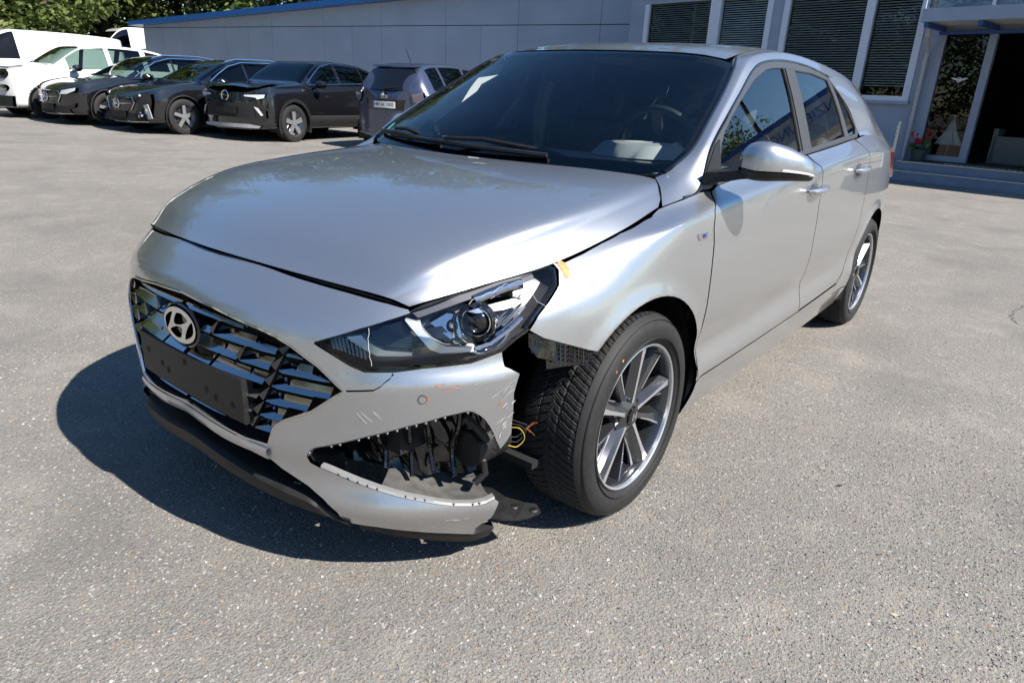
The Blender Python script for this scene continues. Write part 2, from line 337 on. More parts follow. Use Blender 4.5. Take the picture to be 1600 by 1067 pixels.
# panel outlines on that sheet (arc length s, height z)
TR = {
 'gap': [(0.2452, 0.7711), (0.2739, 0.7693), (0.3945, 0.7603), (0.5208, 0.7504), (0.6372, 0.7384), (0.6905, 0.7301)],
 'hl_up': [(0.6952, 0.7243), (0.6383, 0.7082), (0.5724, 0.6882), (0.5138, 0.6673), (0.4709, 0.6512)],
 'hl_dn': [(0.4680, 0.6465), (0.5123, 0.6276), (0.5574, 0.6065), (0.5921, 0.5956), (0.6621, 0.5991), (0.7231, 0.6070), (0.8341, 0.6116), (0.9113, 0.6302)],
 'tear': [(0.9126, 0.6179), (0.9148, 0.5964), (0.9296, 0.5895), (0.9515, 0.5765), (0.9445, 0.5512), (0.9393, 0.5286), (0.9413, 0.4833), (0.9410, 0.4497), (0.9424, 0.4167), (0.9304, 0.3954), (0.9169, 0.3774)],
 'fog_up': [(0.9036, 0.4031), (0.8930, 0.4288), (0.8814, 0.4507), (0.8686, 0.4705), (0.8534, 0.4851), (0.8388, 0.4959), (0.8249, 0.4995), (0.7713, 0.4920), (0.6856, 0.4698), (0.5988, 0.4408), (0.5283, 0.4124), (0.4623, 0.3879), (0.4455, 0.3737), (0.4379, 0.3573), (0.4455, 0.3400)],
 'fog_dn': [(0.4698, 0.3299), (0.4942, 0.3233), (0.5659, 0.2991), (0.6140, 0.2853), (0.6610, 0.2736), (0.7298, 0.2585), (0.7993, 0.2416), (0.8478, 0.2331), (0.8815, 0.2329), (0.9064, 0.2390)],
 'low': [(0.9146, 0.2306), (0.9067, 0.2083), (0.9020, 0.1777), (0.8860, 0.1609), (0.8696, 0.1398), (0.8695, 0.1144), (0.7937, 0.1381), (0.7076, 0.1606), (0.6106, 0.1800), (0.5257, 0.1839), (0.5176, 0.1999), (0.5128, 0.2175), (0.4771, 0.2488), (0.4349, 0.2726), (0.3575, 0.3031), (0.3246, 0.3219)],
 'trim_lo': [(0.2684, 0.3302), (0.2096, 0.3308), (0.1594, 0.3338), (0.0769, 0.3445), (0.0159, 0.3524)],
 'trim_hi': [(0.3231, 0.3520), (0.2419, 0.3588), (0.1696, 0.3653), (0.0867, 0.3729), (0.0237, 0.3781)],
 'grille': [(0.0314, 0.6823), (0.1434, 0.6767), (0.2350, 0.6655), (0.3165, 0.6567), (0.3647, 0.6470), (0.4080, 0.6317), (0.4827, 0.5940), (0.5464, 0.5473), (0.4600, 0.4802), (0.3826, 0.4420), (0.3588, 0.4247), (0.3482, 0.4119), (0.3359, 0.3828), (0.3272, 0.3626)],
 'fender_front': [(1.1103, 0.8066), (1.1178, 0.7930), (1.0983, 0.7611), (1.0580, 0.7317), (1.0163, 0.7036), (0.9881, 0.6727), (0.9842, 0.6640)],
 'fender_bot': [(1.0273, 0.6492), (1.0852, 0.6277), (1.1731, 0.5947), (1.2019, 0.5867)],
 'fgap': [(1.1360, 0.8024), (1.2153, 0.8182), (1.2925, 0.8385), (1.3766, 0.8574), (1.4786, 0.8726), (1.5492, 0.8829), (1.6088, 0.9000)],
 'ftop': [(1.6527, 0.9084), (1.7255, 0.9213), (1.8043, 0.9353), (1.8338, 0.9375)],
 'doorgap': [(1.9020, 0.9306), (1.7917, 0.8898), (1.7856, 0.8408), (1.8089, 0.7889), (1.8005, 0.7098), (1.8001, 0.5867), (1.7977, 0.3740), (1.7830, 0.3447)],
 'crack': [(0.5510, 0.5495), (0.6142, 0.5585), (0.6295, 0.5683), (0.6389, 0.5784), (0.6512, 0.5869), (0.6550, 0.6003)],
 'sensor': [(0.7208, 0.5383)],
 'drl1': [(0.6822, 0.7065), (0.7206, 0.7032), (0.7245, 0.6886), (0.7493, 0.6653), (0.7785, 0.6497), (0.8526, 0.6437), (0.8524, 0.6330), (0.7655, 0.6353), (0.7406, 0.6448), (0.7078, 0.6811)],
 'drl2': [(0.5416, 0.6654), (0.5760, 0.6724), (0.5944, 0.6584), (0.6331, 0.6425), (0.6991, 0.6393), (0.6990, 0.6311), (0.6168, 0.6293), (0.5870, 0.6417), (0.5553, 0.6569)],
 'proj': [(0.8691, 0.6940), (0.8994, 0.6922)],
 'brow': [(0.8376, 0.7223), (0.8919, 0.7323), (0.9619, 0.7406), (0.9947, 0.7342), (0.9658, 0.7258), (0.9314, 0.7199), (0.8600, 0.7173)],
 'lowchrome': [(0.8487, 0.6445), (0.8888, 0.6525), (0.9398, 0.6797), (0.9769, 0.7018)],
 'badge': [(1.6806, 0.8337), (1.7460, 0.8337), (1.7534, 0.8155), (1.6919, 0.8134)],
}

def PS(s, z, off=0.0):
    q = P(abs(s), z, off); return (q[0], q[1] if s >= 0 else -q[1], q[2])
def PM(s, z, off=0.0):
    q = P(s, z, off); return (q[0], -q[1], q[2])
# spline patches through rows of 3D points
def cr1(pts, t):
    n = len(pts) - 1; t = min(max(t, 0), 1) * n; i = min(int(t), n - 1); f = t - i
    p1, p2 = pts[i], pts[i + 1]
    p0 = pts[i - 1] if i > 0 else tuple(2 * a - b for a, b in zip(p1, p2)); p3 = pts[i + 2] if i + 2 <= n else tuple(2 * b - a for a, b in zip(p1, p2))
    return cr(p0, p1, p2, p3, f)
def mirror_rows(rows): return [[(x, -y, z) for x, y, z in r[::-1]] + list(r[1:]) for r in rows]
class Patch:
    def __init__(s, rows, hint): s.rows = rows; s.hint = Vector(hint)
    def pt(s, u, v): return cr1([cr1(r, u) for r in s.rows], v)
    def nrm(s, u, v):
        e = .004; u0, u1, v0, v1 = max(u - e, 0), min(u + e, 1), max(v - e, 0), min(v + e, 1)
        d = (Vector(s.pt(u1, v)) - Vector(s.pt(u0, v))).cross(Vector(s.pt(u, v1)) - Vector(s.pt(u, v0)))
        d.normalize(); return d if d.dot(s.hint) > 0 else -d
    def at(s, u, v, off=0.0):
        p = Vector(s.pt(u, v)); return tuple(p + s.nrm(u, v) * off) if off else tuple(p)
    def obj(s, name, m, parent, nu=40, nv=30, thick=.012, mirror=False):
        V = []; N = []; F = []; my = -1 if mirror else 1
        for j in range(nv + 1):
            for i in range(nu + 1):
                V.append(Vector(s.pt(i / nu, j / nv))); N.append(s.nrm(i / nu, j / nv))
        w = nu + 1
        for j in range(nv):
            for i in range(nu):
                q = (j * w + i, j * w + i + 1, (j + 1) * w + i + 1, (j + 1) * w + i)
                fn = (V[q[1]] - V[q[0]]).cross(V[q[2]] - V[q[0]]); F.append(q if fn.dot(N[q[0]]) > 0 else q[::-1])
        if thick:
            loop = [i for i in range(w)] + [j * w + nu for j in range(1, nv + 1)] + [nv * w + i for i in range(nu - 1, -1, -1)] + [j * w for j in range(nv - 1, 0, -1)]
            b = len(V); n = len(loop); base = [(V[k].copy(), N[k].copy()) for k in loop]
            for p, q in base: V.append(p); V.append(p - q * thick)
            for k in range(n):
                k2 = (k + 1) % n; F.append((b + 2 * k, b + 2 * k2, b + 2 * k2 + 1, b + 2 * k + 1))
                d = base[(k + 1) % n][0] - base[k - 1][0]; c = d.cross(base[k][1]); c = c.normalized() if c.length > 1e-9 else base[k][1]; N += [c, c]
        if mirror:
            V = [Vector((p.x, -p.y, p.z)) for p in V]; N = [Vector((p.x, -p.y, p.z)) for p in N]; F = [f[::-1] for f in F]
        me = bpy.data.meshes.new(name); me.from_pydata([tuple(p) for p in V], [], F); me.materials.append(m)
        me.polygons.foreach_set('use_smooth', [True] * len(me.polygons)); me.normals_split_custom_set_from_vertices([tuple(p) for p in N])
        return link(bpy.data.objects.new(name, me), parent)

# ================================================================== the silver hatchback
car = empty('damaged_hatchback'); tag(car, 'silver five-door hatchback with smashed front corner parked in the foreground', 'car')
HOODROWS = [
 [(.790, 0, .784), (.772, .22, .779), (.737, .40, .769), (.70, .53, .758), (.682, .575, .750), (.668, .612, .739)],
 [(.660, 0, .866), (.645, .25, .860), (.620, .45, .848), (.588, .598, .826), (.562, .640, .802), (.532, .675, .770)],
 [(.440, 0, .928), (.430, .28, .922), (.405, .50, .912), (.36, .672, .892), (.338, .712, .855), (.312, .745, .806)],
 [(.160, 0, .964), (.150, .30, .959), (.130, .52, .950), (.09, .69, .928), (.072, .737, .895), (.052, .778, .860)],
 [(-.150, 0, .985), (-.18, .30, .985), (-.25, .52, .981), (-.318, .675, .966), (-.25, .737, .936), (-.17, .774, .905)]]
hood = Patch(mirror_rows(HOODROWS), (.1, 0, 1)); hood.obj('hood', M['paint'], car, 72, 56, .016)
R_ = TR
# ---- front bumper skin, one piece with the nose panel, torn open on the car's left
G2 = [(0, .684)] + R_['grille']
gr_half = G2
bump_l = [(0, .779), (.12, .777)] + R_['gap'] + R_['hl_up'] + R_['hl_dn'] + R_['tear'] + R_['fog_up'] + R_['fog_dn'] + R_['low'] + R_['trim_lo'] + [(0, .354)]
fog_hole = [(.44, .357), (.4605, .386), (.5962, .436), (.774, .485), (.843, .489), (.873, .464), (.90, .42), (.92, .36), (.92, .24), (.894, .2133), (.8047, .2276), (.6612, .2746), (.4971, .3266), (.447, .341)]
arc_f = lambda a: (.352 * math.cos(a), .335 + .352 * math.sin(a))
sx = s_at_x
bump_r_end = [(.987, .668), (1.10, .632), (sx(arc_f(math.radians(47))[0]), arc_f(math.radians(47))[1]), (sx(arc_f(math.radians(25))[0]), arc_f(math.radians(25))[1]), (sx(.352), .34), (sx(.345), .24), (sx(.36), .17)]
bump_r = [(0, .779), (.12, .777)] + R_['gap'] + R_['hl_up'] + R_['hl_dn'] + bump_r_end + [(.80, .165), (.62, .17)] + R_['low'][9:] + R_['trim_lo'] + [(0, .354)]
outer = bump_l + [(-a, b) for a, b in bump_r[::-1][1:-1]]
gh = gr_half + [(.25, .359), (.1696, .3653), (.0867, .3729), (0, .380)]
ghole = gh + [(-a, b) for a, b in gh[::-1][1:-1]]
cw = .0022
crk = R_['crack']; crack_hole = [(a, b - cw) for a, b in crk] + [(a + .002, b + cw) for a, b in crk[::-1]]
crack_hole = crack_hole[:6] + [(.659, .594)] + crack_hole[7:]
bumper = sheet('front_bumper', M['paint'], PS, outer, [ghole, [(-a, b) for a, b in fog_hole], crack_hole], .014, parent=car, thick=.012)
# serrated clip rail along the fog-lamp opening
rail = MB()
for lst, sg in ((R_['fog_up'][4:], -1), (R_['fog_dn'], 1)):
    d = densify(lst, .006, False); g = []
    for a, b in d: g.append([PS(a, b, -.002), PS(a, b + sg * .005, -.006), PS(a, b + sg * .006, -.020)])
    rail.grid(g)
rail.build('opening_rail', M['rail_grey'], bumper)
for lst, sg in ((R_['fog_up'][5:], -1), (R_['fog_dn'], 1)):
    d = [p for p in densify(lst, .022, False) if random.random() < .62]
    for a, b in d[1:-1]:
        k = MB(); R = Matrix.Rotation(random.uniform(-.2, .2), 3, 'X'); k.box(PS(a, b + sg * .005, -.002), (.004, .005, .004), R); k.build('clip', M['clip_grey'], bumper, False)
# parking sensor, scuffs and scratches
ss_, sz_ = R_['sensor'][0]
b = MB(); c0 = Vector(PS(ss_, sz_, .0015)); nx, ny = ON(ss_); nv = Vector((nx, ny, 0)); tv = Vector((-ny, nx, 0))
for r0, r1, o, nm, mm in ((.0, .0085, .0012, 'parking_sensor', 'paint'), (.0085, .0105, .0004, 'sensor_ring', 'seal')):
    q = MB(); g = []
    for k in range(25):
        a = 2 * math.pi * k / 24; g.append([c0 + nv * o + (tv * math.cos(a) + Vector((0, 0, 1)) * math.sin(a)) * r0, c0 + nv * o + (tv * math.cos(a) + Vector((0, 0, 1)) * math.sin(a)) * r1])
    q.grid(g); q.build(nm, M[mm], bumper)
def scuff(pts, m, name='scuff', par=None, off=.0012):
    q = MB(); q.prism(pts, lambda a, b: PS(a, b, off), lambda a, b: PS(a, b, off * .3)); return q.build(name, M[m], par or bumper, False)
scuff([(ss_ + .004, sz_ + .004), (ss_ + .012, sz_ + .007), (ss_ + .014, sz_ - .003), (ss_ + .008, sz_ - .006)], 'red_mark')
def blot(a, b, w, h, m, n=9, tilt=0.0):
    pts = []
    for k in range(n):
        t = 2 * math.pi * k / n; r = random.uniform(.45, 1.0); u, v = w * r * math.cos(t), h * r * math.sin(t); pts.append((a + u * math.cos(tilt) - v * math.sin(tilt), b + u * math.sin(tilt) + v * math.cos(tilt)))
    scuff(pts, m)
for a, b, w, h, m, t in ((.752, .570, .006, .003, 'red_mark', .6), (.768, .572, .003, .002, 'red_mark', .9), (.80, .567, .004, .0012, 'red_mark', 0), (.775, .5615, .014, .0011, 'red_mark', .12), (.79, .5625, .012, .0008, 'orange', .1), (.905, .505, .005, .004, 'red_mark', .8), (.553, .59, .0016, .0016, 'gloss_black', 0)): blot(a, b, w, h, m, 9, t)
for k in range(16):
    a, b = random.uniform(.89, .94), random.uniform(.42, .56); blot(a, b, random.uniform(.008, .030), random.uniform(.0004, .0014), 'white_scratch', 8, random.uniform(.3, 1.1))
for k in range(7):
    a, b = random.uniform(.575, .625), random.uniform(.475, .505); blot(a, b, random.uniform(.010, .022), random.uniform(.0003, .0007), 'white_scratch', 7, random.uniform(-.85, -.65))
for k in range(10): blot(random.uniform(.84, .92), random.uniform(.55, .60), random.uniform(.002, .010), random.uniform(.0004, .001), 'white_scratch', 7, random.uniform(.1, .8))
blot(.80, .196, .024, .004, 'primer', 12, -.2); blot(.83, .195, .012, .003, 'white_scratch', 10, .3)
for k in range(6): blot(.925 + random.uniform(-.016, .016), random.uniform(.41, .51), random.uniform(.005, .014), random.uniform(.0015, .004), 'white_scratch', 9, random.uniform(.6, 1.4))

# ---- front fender (left), with the bare bracket where the bumper was torn away
fx = [(sx(arc_f(math.radians(a))[0]), arc_f(math.radians(a))[1]) for a in range(46, 181, 6)]
fend = R_['fgap'] + R_['ftop'] + [(1.868, .936), (1.80, .893)] + [(1.7856 + .004, .8408), (1.80, .7889), (1.797, .7098), (1.797, .5867), (1.794, .374), (1.79, .335), (sx(-.352), .335)] + fx[::-1] + R_['fender_bot'][::-1] + R_['fender_front'][::-1][1:]
crz = lambda s: None
def crease_z(s):
    k = prof(s); return k[2][0]
lines = [lambda s, o=o: crease_z(s) + o for o in (-.016, -.010, -.005, 0, .005, .010, .016)]
fender = sheet('front_fender', M['paint'], P, fend, [], .016, lines_v=lines, parent=car, thick=.012)
fend_r = R_['fgap'] + R_['ftop'] + [(1.868, .936), (1.80, .893), (1.79, .84), (1.797, .7), (1.794, .374), (1.79, .335), (sx(-.352), .335)] + fx[::-1] + [(1.10, .636), (.99, .672)] + R_['fender_front'][::-1][2:]
sheet('front_fender', M['paint'], PM, fend_r, [], .03, parent=car, thick=.012)
scuff([(1.122, .805), (1.132, .812), (1.146, .806), (1.150, .794), (1.142, .782), (1.133, .772), (1.122, .778), (1.126, .79)], 'orange', 'paint_chip', fender, .0022)
for k in range(5):
    a, b = 1.118 + random.uniform(0, .03), .79 + random.uniform(-.025, .02); blot(a, b, .004, .003, 'orange')
# 48V badge
bd = MB(); bd.prism(TR['badge'], lambda a, b: P(a, b, .004), lambda a, b: P(a, b, 0)); badge = bd.build('mild_hybrid_badge', M['chrome'], fender, False)
bc = Vector(P(1.722, .824, .0046)); bx = (Vector(P(1.69, .824, .0046)) - Vector(P(1.75, .824, .0046))).normalized(); n_ = Vector((0, 1, 0)); bx = -bx * -1
def frame(o, xax, zax):   # text frame: x along xax, up zax
    x = Vector(xax).normalized(); z = Vector(zax); z = (z - x * z.dot(x)).normalized(); n = x.cross(z); return Matrix(((x.x, z.x, n.x, o[0]), (x.y, z.y, n.y, o[1]), (x.z, z.z, n.z, o[2]), (0, 0, 0, 1)))
text('badge_text', '48V', .016, M['blue'], fender, frame(bc + Vector((0, .0005, 0)), (-1, 0, 0), (0, 0, 1)), .0004)
# ---- doors
belt = lambda x: .945 + (-.445 - x) * .0675 if x > -2.14 else 1.0595 + (-2.14 - x) * .02
def beltpts(x0, x1, n=8): return [(sx(x0 + (x1 - x0) * k / n), belt(x0 + (x1 - x0) * k / n)) for k in range(n + 1)]
SB = sx(-1.425)
fdoor = beltpts(-.49, -1.4165) + [(SB - .003, .95), (SB - .003, .40), (SB - .003, .345), (1.80, .335), (1.802, .374), (1.805, .5867), (1.805, .7098), (1.808, .7889), (1.797, .8408), (1.806, .893), (1.876, .936)]
sheet('front_door', M['paint'], P, fdoor, [], .02, lines_v=lines, parent=car, thick=.012)
ra = lambda a, r=.352: (-2.65 + r * math.cos(a), .335 + r * math.sin(a))
rd_back = [(sx(-2.20), belt(-2.2)), (sx(-2.235), 1.02), (sx(-2.262), .94), (sx(-2.275), .84), (sx(-2.27), .74), (sx(-2.25), .66)]
ra_pts = [(sx(ra(math.radians(a), .40)[0]), ra(math.radians(a), .40)[1]) for a in (42, 30, 18, 6)]
rd_low = [(sx(-2.25), .335 + .05), (sx(-2.18), .36), (sx(-2.05), .352)]
rd_edge = rd_back[:-1] + [(sx(-2.262), .66), (sx(-2.235), .56), (sx(-2.20), .47), (sx(-2.14), .405), (sx(-2.05), .365)]
rdoor = beltpts(-1.4335, -2.19) + rd_edge[1:] + [(SB + .003, .350), (SB + .003, .40), (SB + .003, .95)]
sheet('rear_door', M['paint'], P, rdoor, [], .02, lines_v=lines, parent=car, thick=.012)
sheet('front_door', M['paint'], PM, fdoor, [], .035, parent=car, thick=.012); sheet('rear_door', M['paint'], PM, rdoor, [], .035, parent=car, thick=.012)
# ---- rear quarter with sill
arr = [(sx(ra(math.radians(a))[0]), ra(math.radians(a))[1]) for a in range(180, -1, -6)]
def off_edge(l, d): return [(a + d, b - (d if i > 4 else 0)) for i, (a, b) in enumerate(l)]
re2 = [(a + .006, b) for a, b in rd_edge[:6]] + [(a + .005, b - .006) for a, b in rd_edge[6:]]
quarter = [(sx(-3.05), 1.03), (sx(-3.05), .60), (sx(-3.05), .30), (sx(-3.0), .25), (sx(-3.0), .335)] + arr + [(sx(-2.298), .335), (sx(-2.28), .27), (sx(-2.06), .27)] + re2[::-1][0:] 
quarter = [(sx(-3.05), 1.03), (sx(-3.08), .60), (sx(-3.08), .30), (sx(-3.0), .335)] + arr + [(sx(-2.296), .30), (sx(-2.05), .30)] + re2[::-1] + [(sx(-2.30), 1.068), (sx(-2.46), 1.078), (sx(-2.6), 1.072)]
sheet('rear_quarter', M['paint'], P, quarter, [], .022, lines_v=lines, parent=car, thick=.012); sheet('rear_quarter', M['paint'], PM, quarter, [], .035, parent=car, thick=.012)
sill = [(1.79, .329), (SB, .340), (sx(-2.05), .352), (sx(-2.05), .294), (sx(-2.296), .294), (sx(-2.27), .20), (sx(-1.2), .19), (sx(-.34), .19), (sx(-.355), .30), (sx(-.352), .329)]
sheet('side_sill', M['paint'], lambda a, b, o: P(a, b, o), sill, [], .02, parent=car, thick=.012); sheet('side_sill', M['paint'], PM, sill, [], .035, parent=car, thick=.012)
# ---- tail: bumper/tailgate wrap
tail = [(sx(-3.06), 1.03), (SMAX - .002, 1.03), (SMAX - .002, .24), (sx(-3.09), .24), (sx(-3.09), .60)]
sheet('tailgate_and_rear_bumper', M['paint'], P, tail, [], .05, parent=car); sheet('tailgate_and_rear_bumper', M['paint'], PM, tail, [], .05, parent=car)
tl = [(sx(-2.86), .985), (sx(-3.2), 1.0), (sx(-3.3), .96), (sx(-3.3), .86), (sx(-3.1), .83), (sx(-2.93), .90)]
for fn in (P, PM):
    q = MB(); q.prism(densify(tl, .03), lambda a, b: fn(a, b, .012), lambda a, b: fn(a, b, -.004)); q.build('tail_lamp', M['tail'], car)
# ---- dark inner body: closes what lies behind gaps, grille and opening
inn = MB(); ss2 = [k * SMAX / 110 for k in range(111)]
def inner_pt(s, z):
    q = P(s, z, -.055); return q
for my in (1, -1):
    g = []
    for s in ss2:
        if s < .9: continue
        x = O(s)[0]; top = min(belt(x), .86 + max(0, -x) * .1) if x < .4 else .74
        row = []
        for k in range(9):
            z = .24 + (top - .24) * k / 8; q = inner_pt(s, z); row.append((q[0], q[1] * my, q[2]))
        g.append(row)
    nv_ = 9; fs = []
    for i in range(len(g) - 1):
        for j in range(nv_ - 1):
            cx = (g[i][j][0] + g[i + 1][j + 1][0]) / 2; cz = (g[i][j][2] + g[i + 1][j + 1][2]) / 2
            if any(math.hypot(cx - w, cz - .335) < .40 for w in WR): continue
            if cx > .30: continue
            fs.append((i * nv_ + j, (i + 1) * nv_ + j, (i + 1) * nv_ + j + 1, i * nv_ + j + 1))
    inn.add([p for r in g for p in r], fs)
inn.box((-1.35, 0, .25), (3.4, 1.5, .02)); inn.box((-.40, 0, .60), (.03, 1.30, .62)); inn.box((.12, 0, .62), (1.0, .98, .26)); inn.box((-3.0, 0, .6), (.03, 1.4, .7))
inn.box((.62, 0, .40), (.10, 1.16, .10)); inn.box((.56, 0, .62), (.16, .9, .20))
inn.build('inner_body', M['dark_inside'], car, False)
for wx in WR:
    for my in (1, -1):
        q = MB(); g = []
        for k in range(25):
            a = math.radians(-20 + 220 * k / 24); g.append([(wx + r * math.cos(a), my * y, .335 + r * math.sin(a)) for r, y in ((.345, .868), (.372, .85), (.385, .70), (.385, .50), (.20, .50))])
        if wx == 0 and my == 1: g = [r for r in g if r[0][0] < wx + .16]
        q.grid(g); q.build('wheel_arch_liner', M['black_plastic'], car)
# mesh bracket left bare between lamp and tyre
br = MB()
def lat(a, b, o=-.012): return P(a, b, o)
for k in range(9):
    t = k / 8; a0 = 1.07 + .125 * t; br.tube([lat(a0, .630 - .036 * t), lat(a0 - .004, .575 - .020 * t)], .0022, 5)
for k in range(5):
    br.tube([lat(1.06 + .02 * i, .632 - .0115 * k - .006 * i) for i in range(8)], .0022, 5)
for k in range(6): br.tube([lat(.995 + .014 * k, .650 - .006 * k, -.01), lat(1.0 + .013 * k, .612 - .003 * k, -.014)], .0028, 5)
q = [(.99, .663), (1.04, .648), (1.07, .634), (1.06, .585), (1.01, .602), (.99, .63)]; br.prism(q, lambda a, b: P(a, b, -.010), lambda a, b: P(a, b, -.016))
br.grid([[lat(1.05 + .02 * i, .632 - .006 * i, -.03), lat(1.05 + .02 * i, .56 - .002 * i, -.03)] for i in range(8)])
br.build('bumper_bracket', M['gloss_black'], car, False)

# ================================================================== greenhouse
WS = [[(-.185, 0, .962), (-.205, .24, .966), (-.255, .46, .972), (-.315, .62, .980), (-.360, .690, .990)],
      [(-.32, 0, 1.075), (-.335, .24, 1.074), (-.385, .46, 1.070), (-.44, .63, 1.060), (-.482, .711, 1.055)],
      [(-.49, 0, 1.180), (-.505, .235, 1.178), (-.555, .45, 1.172), (-.612, .605, 1.158), (-.650, .683, 1.150)],
      [(-.665, 0, 1.280), (-.68, .225, 1.278), (-.725, .43, 1.270), (-.778, .575, 1.250), (-.815, .651, 1.240)],
      [(-.845, 0, 1.374), (-.86, .21, 1.373), (-.90, .40, 1.370), (-.955, .53, 1.360), (-1.005, .603, 1.340)]]
ws = Patch(mirror_rows(WS), (.6, 0, .8)); ws.obj('windshield', M['windshield'], car, 48, 24, 0)
# dark ceramic border of the windshield
bo = MB(); nu, nv = 60, 40
for k in range(nu):
    for j in range(nv):
        u, v = (k + .5) / nu, (j + .5) / nv
        if abs(u - .5) > .468 or v > .955 or v < .105:
            bo.add([ws.at(a, b, -.003) for a, b in ((k / nu, j / nv), ((k + 1) / nu, j / nv), ((k + 1) / nu, (j + 1) / nv), (k / nu, (j + 1) / nv))], [(0, 1, 2, 3)])
bo.build('glass_border', M['gloss_black'], car)
q = MB(); q.prism([(.5 + .055 * x, .86 + .1 * y) for x, y in ((-1, 1), (1, 1), (.7, -.8), (.3, -1.2), (-.3, -1.2), (-.7, -.8))], lambda a, b: ws.at(a, b, -.004), lambda a, b: ws.at(a, b, -.03)); q.build('camera_housing', M['black_plastic'], car)
st = MB(); st.prism([(.062 + .017 * math.cos(t), .185 + .055 * math.sin(t)) for t in [2 * math.pi * k / 20 for k in range(20)]], lambda a, b: ws.at(a, b, .0015), lambda a, b: ws.at(a, b, .0005)); st.build('windshield_sticker', M['sticker'], car)
# roof
RF = [[(-.855, 0, 1.380), (-.87, .19, 1.379), (-.92, .37, 1.377), (-.985, .47, 1.373), (-1.035, .552, 1.360)],
      [(-1.12, 0, 1.426), (-1.13, .2, 1.425), (-1.16, .38, 1.420), (-1.2, .48, 1.412), (-1.22, .560, 1.396)],
      [(-1.55, 0, 1.454), (-1.55, .2, 1.453), (-1.56, .38, 1.447), (-1.58, .48, 1.438), (-1.6, .560, 1.423)],
      [(-2.05, 0, 1.456), (-2.05, .2, 1.454), (-2.06, .38, 1.446), (-2.07, .48, 1.434), (-2.1, .548, 1.417)],
      [(-2.6, 0, 1.428), (-2.6, .2, 1.425), (-2.6, .36, 1.415), (-2.62, .46, 1.398), (-2.65, .520, 1.375)],
      [(-3.08, 0, 1.375), (-3.08, .2, 1.370), (-3.06, .34, 1.355), (-3.02, .44, 1.332), (-3.0, .50, 1.305)]]
Patch(mirror_rows(RF), (0, 0, 1)).obj('roof', M['paint'], car, 40, 50, .014)
# side rails from the cowl over the doors to the tail
RI = [(-.326, .674, .970), (-.352, .694, .984), (-.39, .706, 1.006), (-.49, .715, 1.058), (-.655, .688, 1.152), (-.82, .656, 1.242), (-.965, .620, 1.322), (-1.06, .586, 1.364), (-1.28, .568, 1.402), (-1.6, .564, 1.422), (-2.1, .556, 1.414), (-2.6, .535, 1.378), (-2.9, .515, 1.335)]
RO = [(-.180, .782, .907), (-.28, .799, .925), (-.380, .803, .944), (-.525, .760, 1.060), (-.707, .724, 1.156), (-.87, .694, 1.237), (-1.03, .665, 1.317), (-1.17, .650, 1.356), (-1.42, .643, 1.380), (-1.75, .644, 1.376), (-2.05, .655, 1.348), (-2.45, .632, 1.338), (-2.86, .592, 1.333)]
RMb = [.55, .55, .55, .5, .5, .5, .5, .5, .5, .5, .5, .5, .5]
rail_rows = []
for i, (a, b) in enumerate(zip(RI, RO)):
    A, B = Vector(a), Vector(b); m = A * .55 + B * .45; bul = [.010, .010, .010, .010, .010, .010, .012, .014, .016, .018, .020, .022, .020][i]
    nrm_ = Vector((.25, .75, .6)) if i < 6 else Vector((0, .62, .78)); m2 = m + nrm_.normalized() * bul
    rail_rows.append([tuple(A), tuple(A.lerp(m2, .5) + nrm_ * bul * .18), tuple(m2), tuple(B.lerp(m2, .5) + nrm_ * bul * .12), tuple(B)])
rp_ = Patch(rail_rows, (.1, .7, .7)); rp_.obj('pillar_and_roof_rail', M['paint'], car, 14, 90, .010); rp_.obj('pillar_and_roof_rail', M['paint'], car, 14, 60, .010, mirror=True)
# C pillar
CO = [(-2.86, .590, 1.335), (-2.93, .648, 1.245), (-3.0, .700, 1.150), (-3.06, .775, 1.035)]
CI = [(-2.03, .650, 1.355), (-2.32, .708, 1.210), (-2.455, .752, 1.085), (-2.42, .795, 1.060)]
crow = []
for (a, b), bu in zip(zip(CI, CO), (.016, .030, .026, .0)):
    A, B = Vector(a), Vector(b); m = A.lerp(B, .5) + Vector((0, bu, bu * .3)); crow.append([tuple(A), tuple(m), tuple(B)])
cp = Patch(crow, (-.1, .9, .3)); cp.obj('rear_pillar', M['paint'], car, 16, 16, .01); cp.obj('rear_pillar', M['paint'], car, 16, 16, .01, mirror=True)
BK = [[(-3.08, 0, 1.37), (-3.07, .25, 1.36), (-2.88, .585, 1.333)], [(-3.2, 0, 1.22), (-3.18, .3, 1.21), (-2.97, .67, 1.2)], [(-3.33, 0, 1.04), (-3.3, .35, 1.04), (-3.06, .77, 1.035)]]
Patch(mirror_rows(BK), (-1, 0, .3)).obj('rear_window', M['sideglass'], car, 16, 10, 0)
# roof ditch seals
for my in (1, -1):
    q = MB(); q.tube([(x, my * (y - .006), z - .002) for x, y, z in spline(RI[6:], 6)], .007, 6); q.build('roof_seal', M['seal'], car)
# windshield side seals
for my in (1, -1):
    q = MB(); q.tube([(x, my * (y - .003), z + .001) for x, y, z in spline(RI[1:8], 8)], .0065, 6); q.build('windshield_seal', M['gloss_black'], car)
    q = MB(); q.tube([(x, my * (y - .002), z - .001) for x, y, z in spline(RO[1:11], 8)], .0055, 6); q.build('door_seal', M['gloss_black'], car)
